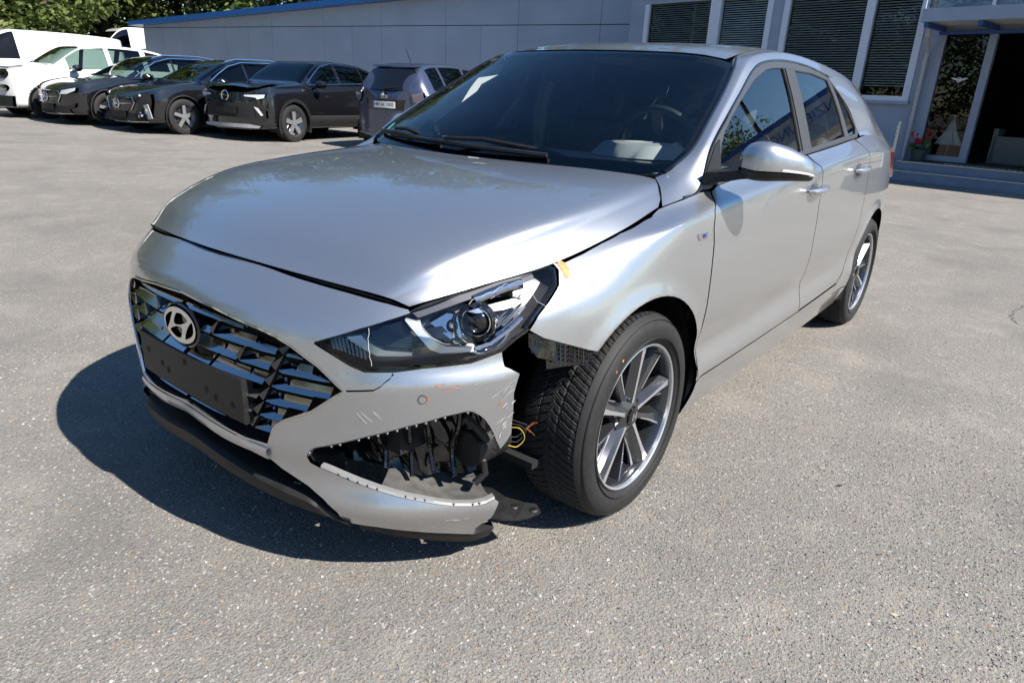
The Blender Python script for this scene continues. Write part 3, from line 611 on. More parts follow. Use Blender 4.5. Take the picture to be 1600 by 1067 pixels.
# ---- side windows: plane leaning inwards
GS = lambda x, z, off=0.0: (x, .80 - .37 * (z - .95) + off, z + off * .35)
fo = [(-.384, .941), (-.400, .964), (-.462, 1.012), (-.525, 1.059), (-.612, 1.106), (-.707, 1.155), (-.816, 1.210), (-.923, 1.262), (-1.002, 1.303), (-1.068, 1.328), (-1.148, 1.349), (-1.234, 1.363), (-1.435, 1.378), (-1.767, 1.374), (-2.025, 1.349), (-2.136, 1.313), (-2.244, 1.262), (-2.329, 1.206), (-2.390, 1.163), (-2.443, 1.106), (-2.454, 1.084), (-2.416, 1.066), (-2.318, 1.056), (-1.874, 1.027), (-1.440, .999), (-.9, .965), (-.5, .940)]
fg = [(-.555, .985), (-.620, 1.075), (-.667, 1.112), (-.732, 1.149), (-.843, 1.204), (-.958, 1.257), (-1.033, 1.289), (-1.115, 1.315), (-1.188, 1.333), (-1.266, 1.343), (-1.402, 1.351), (-1.424, 1.30), (-1.440, 1.239), (-1.445, 1.143), (-1.445, 1.018), (-1.0, .993), (-.70, .976), (-.58, .968)]
rg = [(-1.545, 1.350), (-1.791, 1.350), (-2.03, 1.332), (-2.10, 1.262), (-2.155, 1.174), (-2.185, 1.063), (-1.874, 1.044), (-1.590, 1.030), (-1.585, 1.143), (-1.572, 1.247)]
qg = [(-2.085, 1.322), (-2.215, 1.268), (-2.325, 1.198), (-2.415, 1.113), (-2.383, 1.082), (-2.255, 1.072), (-2.215, 1.159), (-2.157, 1.257)]
for my in (1, -1):
    fn = (lambda x, z, o: GS(x, z, o)) if my == 1 else (lambda x, z, o: (x, -GS(x, z, o)[1], GS(x, z, o)[2]))
    sheet('window_frame', M['trim_grey'], fn, fo, [fg, rg, qg], .03, parent=car, thick=.02)
    for nm, pl in (('front_door_window', fg), ('rear_door_window', rg), ('quarter_window', qg)):
        gl = sheet(nm, M['sideglass'], lambda x, z, o: fn(x, z, o - .006), pl, [], .06, parent=car, thick=0)
        q = MB(); q.tube([fn(x, z, -.004) for x, z in densify(pl, .03)] + [fn(*pl[0], -.004)], .0045, 5); q.build('glass_seal', M['gloss_black'] if nm[0] == 'q' else M['seal'], gl)
    q = MB(); q.grid([[fn(x, z, .004), fn(x + dx, z, .004)] for x, z, dx in ((-1.415, 1.352, -.12), (-1.445, 1.24, -.125), (-1.455, 1.14, -.125), (-1.458, 1.02, -.125))]); q.build('pillar_trim', M['seal'], car)
    q = MB(); q.prism([(-.40, .956), (-.555, 1.068), (-.600, 1.085), (-.560, .985), (-.575, .962), (-.50, .950)], lambda x, z: fn(x, z, .005), lambda x, z: fn(x, z, -.01)); q.build('mirror_sail', M['black_plastic'], car, False)
    for a, b in ((-1.1, 1), (-1.9, 1)):
        q = MB(); q.grid([[fn(x, belt(x) - .012 + .024 * t, .006 - .004 * abs(t - .5)) for t in (0, .5, 1)] for x in [-.5 - 1.9 * k / 20 for k in range(21)]]); q.build('belt_moulding', M['trim_grey'], car); break
# ---- door mirror (left) and its twin
def mirror_at(my):
    t = MB()
    C = [((-.415, .905, 1.028), .012, .030), ((-.428, .925, 1.030), .048, .058), ((-.452, .955, 1.032), .062, .067), ((-.485, .985, 1.030), .066, .062), ((-.520, 1.015, 1.025), .064, .053), ((-.555, 1.040, 1.018), .056, .043), ((-.580, 1.058, 1.010), .038, .031), ((-.590, 1.065, 1.005), .010, .012)]
    up, lo = MB(), MB(); dirv = Vector((-.168, .155, -.003)).normalized(); fw = Vector((.68, .73, 0)).normalized(); fw = Vector((dirv.y, -dirv.x, 0)).normalized()
    def ring(c, a, b, t0, t1, n):
        r = []
        for k in range(n + 1):
            t = t0 + (t1 - t0) * k / n; cx, cz = math.cos(t), math.sin(t)
            r.append(Vector(c) + fw * (a * (abs(cx) ** .62) * (1 if cx > 0 else -.55)) + Vector((0, 0, 1)) * (b * (abs(cz) ** .72) * (1 if cz > 0 else -.62)))
        return [(p.x, my * p.y, p.z) for p in r]
    gu = [ring(c, a, b, -.25, math.pi * .93, 18) for c, a, b in spline([(c[0], c[1], c[2], a, b) for c, a, b in C], 5) and [((p[0], p[1], p[2]), p[3], p[4]) for p in spline([(c[0], c[1], c[2], a, b) for c, a, b in C], 5)]]
    up.grid(gu); body = up.build('mirror_cap', M['paint'], car)
    gl = [ring((p[0], p[1], p[2] - .002), p[3] * .97, p[4] * 1.12, -.25, -math.pi * .96, 14) for p in spline([(c[0], c[1], c[2], a, b) for c, a, b in C], 5)]
    lo.grid(gl); lo.build('mirror_lower_shell', M['black_plastic'], body)
    bk = MB(); bk.grid([[r[0], r[-1]] for r in [ring((p[0], p[1], p[2]), p[3] * .8, p[4] * .95, math.pi * .95, math.pi * 1.05, 1) for p in spline([(c[0], c[1], c[2], a, b) for c, a, b in C], 3)]])
    mg = MB(); pl = []
    for k in range(28):
        a = 2 * math.pi * k / 28; pl.append((math.cos(a), math.sin(a)))
    cc = Vector((-.515, .975, 1.036))
    vv = [cc + dirv * (.085 * (abs(x) ** .7) * (1 if x > 0 else -1)) + Vector((0, 0, .052 * (abs(z) ** .7) * (1 if z > 0 else -1))) - fw * .012 for x, z in pl]
    mg.add([(p.x, my * p.y, p.z) for p in vv], [tuple(range(28))]); mg.build('mirror_glass', M['chrome'], body, False)
    ind = MB(); g = []
    for p in spline([(c[0], c[1], c[2], a, b) for c, a, b in C], 5)[14:36]:
        rr = ring((p[0], p[1], p[2]), p[3] * 1.02, p[4] * 1.01, -.22, -.06, 3); g.append(rr)
    ind.grid(g); ind.build('mirror_indicator', M['drl'], body)
    arm = MB(); arm.grid([[(x, my * y, z) for x, y, z in r] for r in ([(-.40, .80, .962), (-.40, .80, .995), (-.53, .79, .998), (-.53, .79, .962)], [(-.405, .865, .972), (-.41, .865, 1.002), (-.50, .86, 1.003), (-.50, .86, .973)], [(-.42, .915, .985), (-.425, .92, 1.015), (-.485, .925, 1.015), (-.485, .925, .985)], [(-.44, .955, .99), (-.44, .955, 1.01), (-.49, .965, 1.01), (-.49, .965, .99)])], closed_v=True); arm.build('mirror_arm', M['black_plastic'], body)
mirror_at(1); mirror_at(-1)
fold = Matrix.Translation((-.45, -.86, 0)) @ Matrix.Rotation(math.radians(-80), 4, 'Z') @ Matrix.Translation((.45, .86, 0)); fold = Matrix.Translation((-.10, .045, -.01)) @ fold
for o in [c for c in car.children if c.name.startswith('mirror_cap')][1:]:
    for c in [o] + list(o.children): c.data.transform(fold)
# ---- door handles
for nm, x0, z0 in (('front', -1.315, .885), ('rear', -2.03, .930)):
    for my in (1, -1):
        pts = []
        for k in range(13):
            t = k / 12; x = x0 + .085 - .19 * t; o = .004 + .034 * math.sin(math.pi * t) ** .45; s = sx(x); q = P(s, z0 + .008 * t, o); pts.append((q[0], my * q[1], q[2]))
        h = MB(); h.tube(pts, [.006] + [.0125] * 11 + [.006], 10); h.build('door_handle', M['paint'], car)
        q = MB(); g = []
        for k in range(13):
            t = k / 12; x = x0 + .055 - .12 * t; row = []
            for j in range(7):
                w = j / 6; dz = -.030 + .060 * w; d = .0012; p_ = P(sx(x), z0 + dz * math.sin(math.pi * (.1 + .8 * t)), d); row.append((p_[0], my * p_[1], p_[2]))
            g.append(row)
        q.grid(g); q.build('handle_recess', M['dark_chrome'], car)
# ---- cowl and wipers
q = MB(); q.grid([[(x - .005, y, z - .016), (x - .09 - .12 * abs(y) ** 2, y, z - .022)] for x, y, z in [hood.pt(k / 40, 1.0) for k in range(7, 34)]]); q.build('cowl_panel', M['black_plastic'], car)
def wiper(u0, u1, v0, v1, piv):
    bl = MB(); pts = [ws.at(u0 + (u1 - u0) * k / 16, v0 + (v1 - v0) * k / 16, .012 + .010 * math.sin(math.pi * k / 16)) for k in range(17)]
    bl.tube(pts, .0085, 6); w = bl.build('wiper_blade', M['black_plastic'], car)
    ar = MB(); a = Vector(piv); b = Vector(pts[8]) + Vector((.004, 0, .018)); ar.tube([a, a.lerp(b, .25) + Vector((0, 0, .02)), a.lerp(b, .7) + Vector((0, 0, .02)), b], [.012, .011, .008, .007], 7); ar.build('wiper_arm', M['black_plastic'], w)
wiper(.20, .66, .085, .075, (-.31, .40, .985)); wiper(.06, .40, .10, .09, (-.33, -.30, .985))
# ---- cabin
cb = MB(); cb.grid([[(-.36 - .02 * abs(y), y, .965), (-.55, y, .985 + .015 * math.cos(y * 3)), (-.80, y, .985), (-.93, y, .95), (-.95, y, .70), (-.80, y, .5)] for y in [-.72 + 1.44 * k / 14 for k in range(15)]]); cb.build('dashboard', M['dash'], car)
q = MB(); q.lathe([(.0, .99), (.07, 1.035), (.15, 1.03), (.20, .985)], (-.80, .36, .01), 'z', 20); q.build('instrument_hood', M['dash_light'], car)
q = MB(); R = Euler((0, math.radians(-66), 0)).to_matrix(); g = []
for k in range(33):
    a = 2 * math.pi * k / 32; g.append([Vector((-.96, .36, 1.0)) + R @ Vector(((.185 + .016 * math.cos(b)) * math.cos(a), (.185 + .016 * math.cos(b)) * math.sin(a), .016 * math.sin(b))) for b in [2 * math.pi * j / 8 for j in range(8)]])
q.grid(g, closed_v=True); wheel_s = q.build('steering_wheel', M['black_plastic'], car)
q = MB(); q.lathe([(0, .03), (.06, .028), (.075, .0)], (0, 0, 0), 'z', 16)
for an in (0, 180, 270): q.box(Vector((math.cos(math.radians(an)) * .11, math.sin(math.radians(an)) * .11, 0)), (.16, .04, .015), Matrix.Rotation(math.radians(an), 3, 'Z'))
q.v = [tuple(Vector((-.96, .36, 1.0)) + R @ Vector(p)) for p in q.v]; q.build('steering_hub', M['black_plastic'], wheel_s)
def seat(x, y, w=.50):
    b = MB()
    for cx, cz, d, lean in ((0, .42, (.50, w, .16), .08), (-.32, .78, (.14, w * .92, .62), -.22), (-.43, 1.17, (.10, .26, .17), -.2)): b.box((x + cx, y, cz), d, Matrix.Rotation(lean, 3, 'Y'))
    o = b.build('seat', M['seat'], car); mo = o.modifiers.new('round', 'BEVEL'); mo.width = .045; mo.segments = 4
    q = MB()
    for s in (-.06, .06): q.tube([(x - .37, y + s, 1.02), (x - .42, y + s, 1.12)], .006, 6)
    q.build('headrest_post', M['chrome'], o)
seat(-1.18, .36); seat(-1.18, -.36)
b = MB(); b.box((-2.05, 0, .45), (.5, 1.25, .16), Matrix.Rotation(.08, 3, 'Y')); b.box((-2.33, 0, .78), (.14, 1.25, .6), Matrix.Rotation(-.25, 3, 'Y'))
for y in (-.38, 0, .38): b.box((-2.43, y, 1.12), (.08, .24, .12), Matrix.Rotation(-.2, 3, 'Y'))
o = b.build('rear_bench', M['seat'], car); mo = o.modifiers.new('round', 'BEVEL'); mo.width = .04; mo.segments = 3
q = MB(); q.box((-.80, 0, 1.285), (.03, .24, .065), Matrix.Rotation(-.3, 3, 'Y')); o = q.build('rear_view_mirror', M['black_plastic'], car); mo = o.modifiers.new('round', 'BEVEL'); mo.width = .014; mo.segments = 3
q = MB(); q.grid([[(x, y * .52 / .55, z - .035) for x, y, z in r] for r in mirror_rows([[(a[0] - .03, a[1], a[2]) for a in r] for r in RF[1:]])]); q.build('headliner', M['headliner'], car)
pt_in = [(-.505, 1.027), (-.608, 1.090), (-.742, 1.172), (-.884, 1.250), (-1.052, 1.328), (-1.143, 1.335), (-1.146, 1.300), (-1.054, 1.236), (-.909, 1.142), (-.822, 1.082), (-.701, 1.005), (-.56, .982)]
for my in (-1,):
    q = MB(); q.prism(pt_in, lambda x, z: (x, my * (GS(x, z)[1] - .016), z), lambda x, z: (x, my * (GS(x, z)[1] - .022), z)); q.build('pillar_lining', M['pillar_sunlit'], car, False)  # right lining only: sunlight on it is put into the pale base colour
for my in (1, -1):
    q = MB(); q.grid([[(x, my * (.775 + dy), z) for dy, z in ((-.03, .30), (0, .60), (.0, .90), (-.01, belt(x) - .012))] for x in [-.5 - 2.3 * k / 12 for k in range(13)]]); q.build('door_lining', M['dash'], car)
    q = MB(); q.tube([(-1.50, my * .66, .75), (-1.50, my * .665, 1.15), (-1.50, my * .60, 1.34)], .045, 8); q.build('pillar_lining', M['headliner'], car)
q = MB(); q.box((-1.7, 0, .27), (2.6, 1.5, .03)); q.build('cabin_floor', M['dash'], car)
# red belt buckle tags
for x, y in ((-1.5, -.12), (-1.5, .10)): q = MB(); q.box((x, y, .98), (.01, .05, .02)); q.build('belt_buckle', M['red_mark'], car, False)

# ================================================================== front details
def ell_(a, b, n): return [(a * math.cos(2 * math.pi * k / n), b * math.sin(2 * math.pi * k / n)) for k in range(n)]
# ---- grille
gback = sheet('grille', M['dark_inside'], lambda a, b, o: PS(a, b, o - .055), ghole, [], .05, parent=car, thick=-.05, nrm=False)
fr = MB(); dl = densify(ghole, .02); fr.tube([PS(a, b, -.003) for a, b in dl] + [PS(*dl[0], -.003)], .0045, 6); fr.build('grille_frame', M['dark_chrome'], gback)
def gin(a, b): return inside(a, b, ghole)
rows_z = [.655, .612, .569, .526, .483, .441, .402]; SEG = .150
def strut(z): return .285 + (z - .43) * .52
def put_bar(p0, p1, z, taper):
    b = MB(); g = []
    for k in range(11):
        t = k / 10; a = p0 + (p1 - p0) * t; e = 1.0
        g.append([PS(a, z + .013 * e, -.030), PS(a, z - .006 * e, -.005), PS(a, z - .010 * e, -.008), PS(a, z - .010, -.036)])
    b.grid(g); b.build('bar', M['dark_chrome'], gback, True, 20)
def put_blade(s0, dirn, z, zt, w=1.0):
    while not gin(s0 + dirn * .02, zt) and zt > z + .012: zt -= .003
    q = MB(); q.add([PS(s0 - dirn * .012 * w, z + .004, -.008), PS(s0 + dirn * .006 * w, z - .006, -.006), PS(s0 + dirn * .026, zt, -.010), PS(s0 + dirn * .014, zt, -.022), PS(s0 - dirn * .014, z + .008, -.034)], [(0, 1, 2), (0, 2, 3), (0, 3, 4)]); q.build('blade', M['blade_dark'], gback, False)
for j, z in enumerate(rows_z):
    zt = rows_z[j - 1] - .010 if j else .70; st = strut(z)
    for dirn in (1, -1):
        # long outer bars between strut and frame
        n = 60; ok = [k for k in range(n + 1) if gin(dirn * (st + .012 + .30 * k / n), z + .004) and gin(dirn * (st + .012 + .30 * k / n), z - .008)]
        if len(ok) > 6: put_bar(dirn * (st + .012), dirn * (st + .012 + .30 * ok[-1] / n), z, False)
        if gin(dirn * st, z): put_blade(dirn * (st - .002), dirn, z, zt)
        # shorter inner bars, staggered row by row
        e = [.0, st - .014] if j % 2 else [.0, st * .52, st - .014]
        e = [x for x in ([.004, st * .36, st - .012] if j % 2 else [.004, st * .66, st - .012])]
        for a0, a1 in zip(e, e[1:]):
            if gin(dirn * a1, z - .008) and gin(dirn * a1, z + .004): put_bar(dirn * (a0 + .006), dirn * (a1 - .006), z, True)
        if gin(dirn * e[1], z) and z > .55: put_blade(dirn * e[1], dirn, z, zt, .8)
# emblem: oval ring with a slanted H
EC = Vector((.888, 0, .597)); EX = Vector((0, 1, 0)); EZ = Vector((-.06, 0, 1)).normalized(); EN = EX.cross(EZ)
def em(u, v, o=0.0): return tuple(EC + EX * u * .88 + EZ * v * .90 + EN * o)
q = MB(); g = []
for k in range(48):
    a = 2 * math.pi * k / 48; g.append([em(.104 * math.cos(a), .064 * math.sin(a), -.03), em(.104 * math.cos(a), .064 * math.sin(a), .004), em(.098 * math.cos(a), .058 * math.sin(a), .008), em(.092 * math.cos(a), .052 * math.sin(a), .003), em(0, 0, .002)])
q.grid(g, closed_u=True); emb = q.build('emblem', M['gloss_black'], car)
h_top = [(-.010, .035), (.018, .038), (.046, .028), (.049, .021), (.016, .006), (-.015, .001), (-.024, .008), (-.018, .024)]
h_left = [(-.034, .034), (-.052, .028), (-.076, .013), (-.082, -.004), (-.073, -.024), (-.048, .004)]
def rnd_poly(l): return [p for p in spline([(a, b) for a, b in l] + [l[0]], 3)[:-1]]
EH = [rnd_poly(h_top), rnd_poly([(-a, -b) for a, b in h_top]), rnd_poly(h_left), rnd_poly([(-a, -b) for a, b in h_left])]
sheet('emblem_letter', M['emblem_chrome'], lambda u, v, o: em(u, v, .010 + o + .004 * (1 - (u / .092) ** 2 - (v / .051) ** 2)), ell_(.092, .051, 56), EH, .012, parent=emb, thick=.008)
# number-plate carrier without plate
PX0 = .897
def plate(u, v, o=0.0): return (PX0 + o - .10 * u * u, u, .460 + v)
q = MB(); n = 20; g = []
for k in range(n + 1):
    u = -.262 + .524 * k / n; g.append([plate(u, v, o) for v, o in ((.058, -.03), (.060, -.003), (.057, .0), (-.057, .0), (-.060, -.003), (-.058, -.03))])
q.grid(g); b0 = 0
for r in (g[0], g[-1]): q.add(r, [tuple(range(6))])
ph = q.build('plate_carrier', M['black_plastic'], car, True, 25)
for u, v in ((-.215, .012), (-.135, -.006), (-.10, -.016), (-.0, .036), (.10, -.012), (.14, -.022), (.215, -.020)):
    q = MB(); q.add([plate(u + .009 * math.cos(a), v + .009 * math.sin(a), .0008) for a in [2 * math.pi * k / 14 for k in range(14)]], [tuple(range(14))]); q.build('screw_hole', M['dark_inside'], ph, False)
# ---- lower lip and intake
def lipz(s): s = abs(s); return .292 - .05 * (s / .43) ** 1.3 * .98, .240 - .058 * (s / .52) ** 1.25
q = MB(); g = []
for k in range(61):
    s = -.54 + 1.08 * k / 60; zt, zb = lipz(s); w = 1 - max(0, (abs(s) - .44) / .10); zt = zb + (zt - zb) * max(w, .08)
    g.append([PS(s, zt, -.075), PS(s, zt - .002, -.012 * w), PS(s, zt - .012, .003), PS(s, zb + .012, .006), PS(s, zb, -.002), PS(s, zb - .004, -.03), PS(s, zb, -.14)])
q.grid(g); lip = q.build('lower_lip', M['black_plastic'], car, True, 50)
q = MB(); q.grid([[PS(-.5 + k / 40, .36, -.02), PS(-.5 + k / 40, .345, -.07), PS(-.5 + k / 40, .25, -.08)] for k in range(41)]); intake = q.build('lower_intake', M['dark_inside'], car)
for zz in (.325, .305):
    q = MB(); q.tube([PS(-.36 + .72 * k / 30, zz, -.055) for k in range(31)], .005, 5); q.build('intake_slat', M['black_plastic'], intake)
# satin strip under the grille
q = MB(); g = []; hi = [(0, .3795)] + TR['trim_hi'][::-1]; lo = [(0, .354)] + TR['trim_lo'][::-1] + [(TR['low'][-1])]
def lerpz(l, s):
    for (a, b), (c_, d) in zip(l, l[1:]):
        if s <= c_: return b + (d - b) * (s - a) / (c_ - a)
    return l[-1][1]
for k in range(49):
    s = -.325 + .65 * k / 48; a = lerpz(hi, abs(s)) + .001; b = lerpz(lo, abs(s)) - .001; g.append([PS(s, a, -.01), PS(s, a - .002, .006), PS(s, (a + b) / 2 + .002, .0105), PS(s, b + .002, .006), PS(s, b, -.01)])
q.grid(g); q.build('bumper_strip', M['paint'], bumper, True, 40)
# ---- headlights
hl = TR['hl_up'][::-1] + [(.704, .729), (.825, .761), (.956, .786), (1.09, .800), (1.105, .789), (1.090, .760), (1.050, .732), (1.009, .703), (.980, .676), (.912, .635)] + TR['hl_dn'][::-1][1:]
cen = (sum(p[0] for p in hl) / len(hl), sum(p[1] for p in hl) / len(hl))
hli = [(a + (cen[0] - a) * .012, b + (cen[1] - b) * .03) for a, b in hl]
hlamp = sheet('headlight', M['lampgrey'], lambda a, b, o: P(a, b, o - .062), hli, [], .03, parent=car, thick=-.058, nrm=False)
lampr = sheet('headlight', M['lampgrey'], lambda a, b, o: PM(a, b, o - .062), hli, [], .03, parent=car, thick=-.058, nrm=False)
sheet('lens', M['lens'], lambda a, b, o: PM(a, b, o - .003), hli, [], .02, parent=lampr, thick=0)
for fn, par in ((P, hlamp), (PM, lampr)):
    for d in ('drl1', 'drl2'):
        q = MB(); q.prism(densify(TR[d], .012), lambda a, b: fn(a, b, -.014), lambda a, b: fn(a, b, -.040)); q.build('light_guide', M['drl'], par, True, 30)
    # dark shades beside the light guides
    for pl in ([(.592, .664), (.625, .690), (.672, .700), (.70, .675), (.735, .646), (.70, .642), (.635, .646), (.60, .660)], [(.735, .686), (.775, .690), (.80, .662), (.83, .648), (.785, .654), (.757, .668)]):
        q = MB(); q.prism(pl, lambda a, b: fn(a, b, -.030), lambda a, b: fn(a, b, -.045)); q.build('lamp_shade', M['gloss_black'], par, False)
    # fluted reflector at the inner tip
    for k in range(9):
        a = .495 + .010 * k; q = MB(); q.tube([fn(a, .653 + .010 * k / 9, -.03), fn(a + .012, .632 - .020 * k / 9, -.028)], .0042, 5); q.build('flute', M['lampgrey'], par)
    pc_ = Vector(fn(.872, .692, -.048)); ax = Vector((.90, .42 if fn is P else -.42, 0)).normalized()
    def ring_of(prof_, nm, m, par_, c=pc_):
        q = MB(); u = ax.cross(Vector((0, 0, 1))).normalized(); w = u.cross(ax); g = []
        for k in range(32):
            a = 2 * math.pi * k / 32; g.append([c + ax * h + (u * math.cos(a) + w * math.sin(a)) * r for r, h in prof_])
        q.grid(g, closed_u=True); return q.build(nm, M[m], par_)
    ring_of([(.046, -.02), (.047, .012), (.043, .018), (.038, .012), (.037, -.01)], 'projector_bezel', 'gloss_black', par)
    ring_of([(.0375, .006), (.036, .012), (.0335, .013), (.033, .006)], 'projector_ring', 'chrome', par)
    ring_of([(0, .026), (.010, .025), (.020, .021), (.028, .014), (.033, .004)], 'projector_lens', 'gloss_black', par)
    # chrome bowl and brow around the projector
    q = MB(); g = []
    for k in range(17):
        a = math.radians(150 + 200 * k / 16); g.append([fn(.872 + r * math.cos(a) * 1.15, .688 + r * math.sin(a), o) for r, o in ((.048, -.05), (.056, -.026), (.064, -.018))])
    q.grid(g); q.build('reflector', M['chrome'], par)
    q = MB(); q.prism(densify(TR['brow'], .012), lambda a, b: fn(a, b, -.012), lambda a, b: fn(a, b, -.05)); q.build('reflector_brow', M['chrome'], par, True, 30)
    q = MB(); q.tube([fn(a, b - .004, -.014) for a, b in TR['lowchrome']], .0052, 7); q.build('chrome_edge', M['chrome'], par)
    for z0, o in ((.664, -.02), (.676, -.026), (.688, -.03)):
        q = MB(); q.tube([fn(.905 + .018 * k, z0 + .0095 * k + .001 * k * k * .3, o) for k in range(6)], .0028, 5); q.build('cooling_rib', M['dark_chrome'], par)
    q = MB(); q.prism([(.745, .697), (.79, .716), (.815, .712), (.822, .665), (.805, .65), (.785, .668)], lambda a, b: fn(a, b, -.03), lambda a, b: fn(a, b, -.055)); q.build('turn_reflector', M['dark_chrome'], par, True, 30)
    for cx, cz in ((.80, .69),): 
        q = MB(); g = []
        for k in range(16):
            a = 2 * math.pi * k / 16; g.append([fn(cx + r * math.cos(a), cz + r * math.sin(a), o) for r, o in ((.014, -.028), (.012, -.024), (.006, -.034), (.001, -.035))])
        q.grid(g, closed_u=True); q.build('bulb_socket', M['gloss_black'], par)
    q = MB(); q.prism([(.70, .722), (.825, .757), (.955, .782), (1.04, .792), (1.04, .776), (.95, .764), (.83, .742), (.715, .712)], lambda a, b: fn(a, b, -.012), lambda a, b: fn(a, b, -.05)); q.build('lamp_cover', M['lampgrey'], par, True, 30)
    q = MB(); q.tube([fn(a, b, -.018) for a, b in ((.86, .742), (.90, .752), (.95, .762), (1.0, .768))], .012, 10); q.build('lamp_tube', M['dark_chrome'], par)
# broken lens: the piece over the projector is gone
lens_a = TR['hl_up'][::-1] + [(.704, .729), (.80, .754), (.812, .744), (.836, .741), (.842, .731), (.83, .722), (.846, .712), (.835, .699), (.845, .684), (.838, .668), (.85, .655), (.843, .640), (.86, .628)] + TR['hl_dn'][::-1][1:]
lens_a = [(a + (cen[0] - a) * .01, b + (cen[1] - b) * .02) for a, b in lens_a]
sheet('lens', M['lens'], lambda a, b, o: P(a, b, o - .002), lens_a, [], .015, parent=hlamp, thick=.003)
lens_b = [(1.005, .785), (1.088, .798), (1.102, .788), (1.088, .760), (1.050, .734), (1.032, .722), (1.025, .735), (1.012, .742), (1.018, .755), (1.006, .762), (1.012, .772)]
sheet('lens', M['lens'], lambda a, b, o: P(a, b, o - .002), lens_b, [], .015, parent=hlamp, thick=.003)
sh = [(.90, .745), (.915, .750), (.93, .747), (.925, .757), (.905, .757)], [(.952, .762), (.968, .765), (.975, .772), (.957, .772)], [(.84, .735), (.862, .742), (.87, .736), (.853, .729)]
for p_ in sh: q = MB(); q.prism(p_, lambda a, b: P(a, b, -.006), lambda a, b: P(a, b, -.009)); q.build('lens_shard', M['lens'], hlamp, False)
for pts in ([(.84, .74), (.86, .752), (.90, .757), (.95, .772), (1.0, .776)], [(1.0, .768), (1.012, .75), (1.022, .735), (1.05, .715)], [(.597, .69), (.600, .66), (.603, .63), (.610, .612)]):
    q = MB(); q.tube([P(a + random.uniform(-.002, .002), b + random.uniform(-.002, .002), -.0015) for a, b in densify(pts, .01, False)], .0005, 4); q.build('crack_edge', M['drl'], hlamp)
q = MB(); q.tube([P(a, b, -.008) for a, b in densify(TR['hl_dn'][1:] + [(.95, .655), (.985, .672)], .02, False)], .006, 6); q.build('lamp_gasket', M['gloss_black'], hlamp)
q = MB(); q.tube([P(a, b, -.010) for a, b in densify([(.980, .676), (1.009, .703), (1.050, .732), (1.090, .760), (1.105, .789), (1.09, .802)], .02, False)], .0065, 6); q.build('lamp_gasket', M['gloss_black'], hlamp)
# strip between hood edge and lamp
q = MB(); q.tube([P(a, b + .001, -.016) for a, b in densify([(.69, .726), (.704, .731), (.825, .763), (.956, .789), (1.09, .805)], .02, False)], .008, 6); q.build('hood_gasket', M['black_plastic'], car)
# black gap strip hood / nose
q = MB(); q.tube([PS(s_, z_ + .004, -.014) for s_, z_ in [(-.69 + 1.38 * k / 50, lerpz([(0, .781), (.12, .779)] + TR['gap'], abs(-.69 + 1.38 * k / 50))) for k in range(51)]], .008, 6); q.build('hood_seal', M['black_plastic'], car)
# ---- torn corner: what the missing fog-lamp bezel leaves bare
cav = [(.43, .30), (.44, .40), (.60, .50), (.83, .55), (.93, .54), (.955, .42), (.93, .30), (.85, .26), (.66, .27), (.5, .29)]
rnd = random.Random(3)
def cavf(a, b, o):
    r = .012 * math.sin(a * 41) * math.sin(b * 37 + a * 9) + .010 * math.sin(a * 17 + 1)
    return P(a, b, o - .125 + r + (.05 if a > .84 else 0) * min(1, (a - .84) / .05 if a > .84 else 0))
cv = sheet('bumper_cavity', M['gloss_black'], cavf, cav, [], .022, parent=car, thick=0)
for x0, x1 in (((.735, .475), (.765, .29)), ((.60, .43), (.615, .30)), ((.83, .49), (.825, .27)), ((.69, .45), (.70, .28))):
    q = MB(); q.tube([P(x0[0] + (x1[0] - x0[0]) * t, x0[1] + (x1[1] - x0[1]) * t, -.09 + .018 * math.sin(t * 7)) for t in [k / 10 for k in range(11)]], .0075, 7); q.build('rib', M['gloss_black'], cv)
q = MB(); q.tube([P(.835, .455, -.055), P(.86, .435, -.045), P(.885, .405, -.045), P(.905, .375, -.06)], .011, 9); q.build('hose', M['black_plastic'], cv)
q = MB(); q.tube([P(.88, .33, -.07), P(.90, .315, -.05), P(.905, .28, -.05), P(.875, .255, -.06)], .010, 9); q.build('hose', M['black_plastic'], cv)
q = MB(); q.lathe([(0, .02), (.05, .02), (.055, .0), (.055, -.10), (.03, -.12)], (.50, .66, .34), 'x', 24); q.build('duct', M['black_plastic'], cv)
q = MB(); q.box((.44, .62, .36), (.14, .10, .20)); o = q.build('washer_tank', M['gloss_black'], cv); mo = o.modifiers.new('round', 'BEVEL'); mo.width = .03; mo.segments = 4
g = []
for a, b in densify(TR['fog_dn'][3:], .02, False): g.append([P(a, b - .004, -.014), P(a, b - .012, -.06), P(a, b - .010 + .01 * math.sin(a * 30), -.12), P(a, b + .0, -.17)])
q = MB(); q.grid(g); q.build('opening_floor', M['tray_dust'], cv)
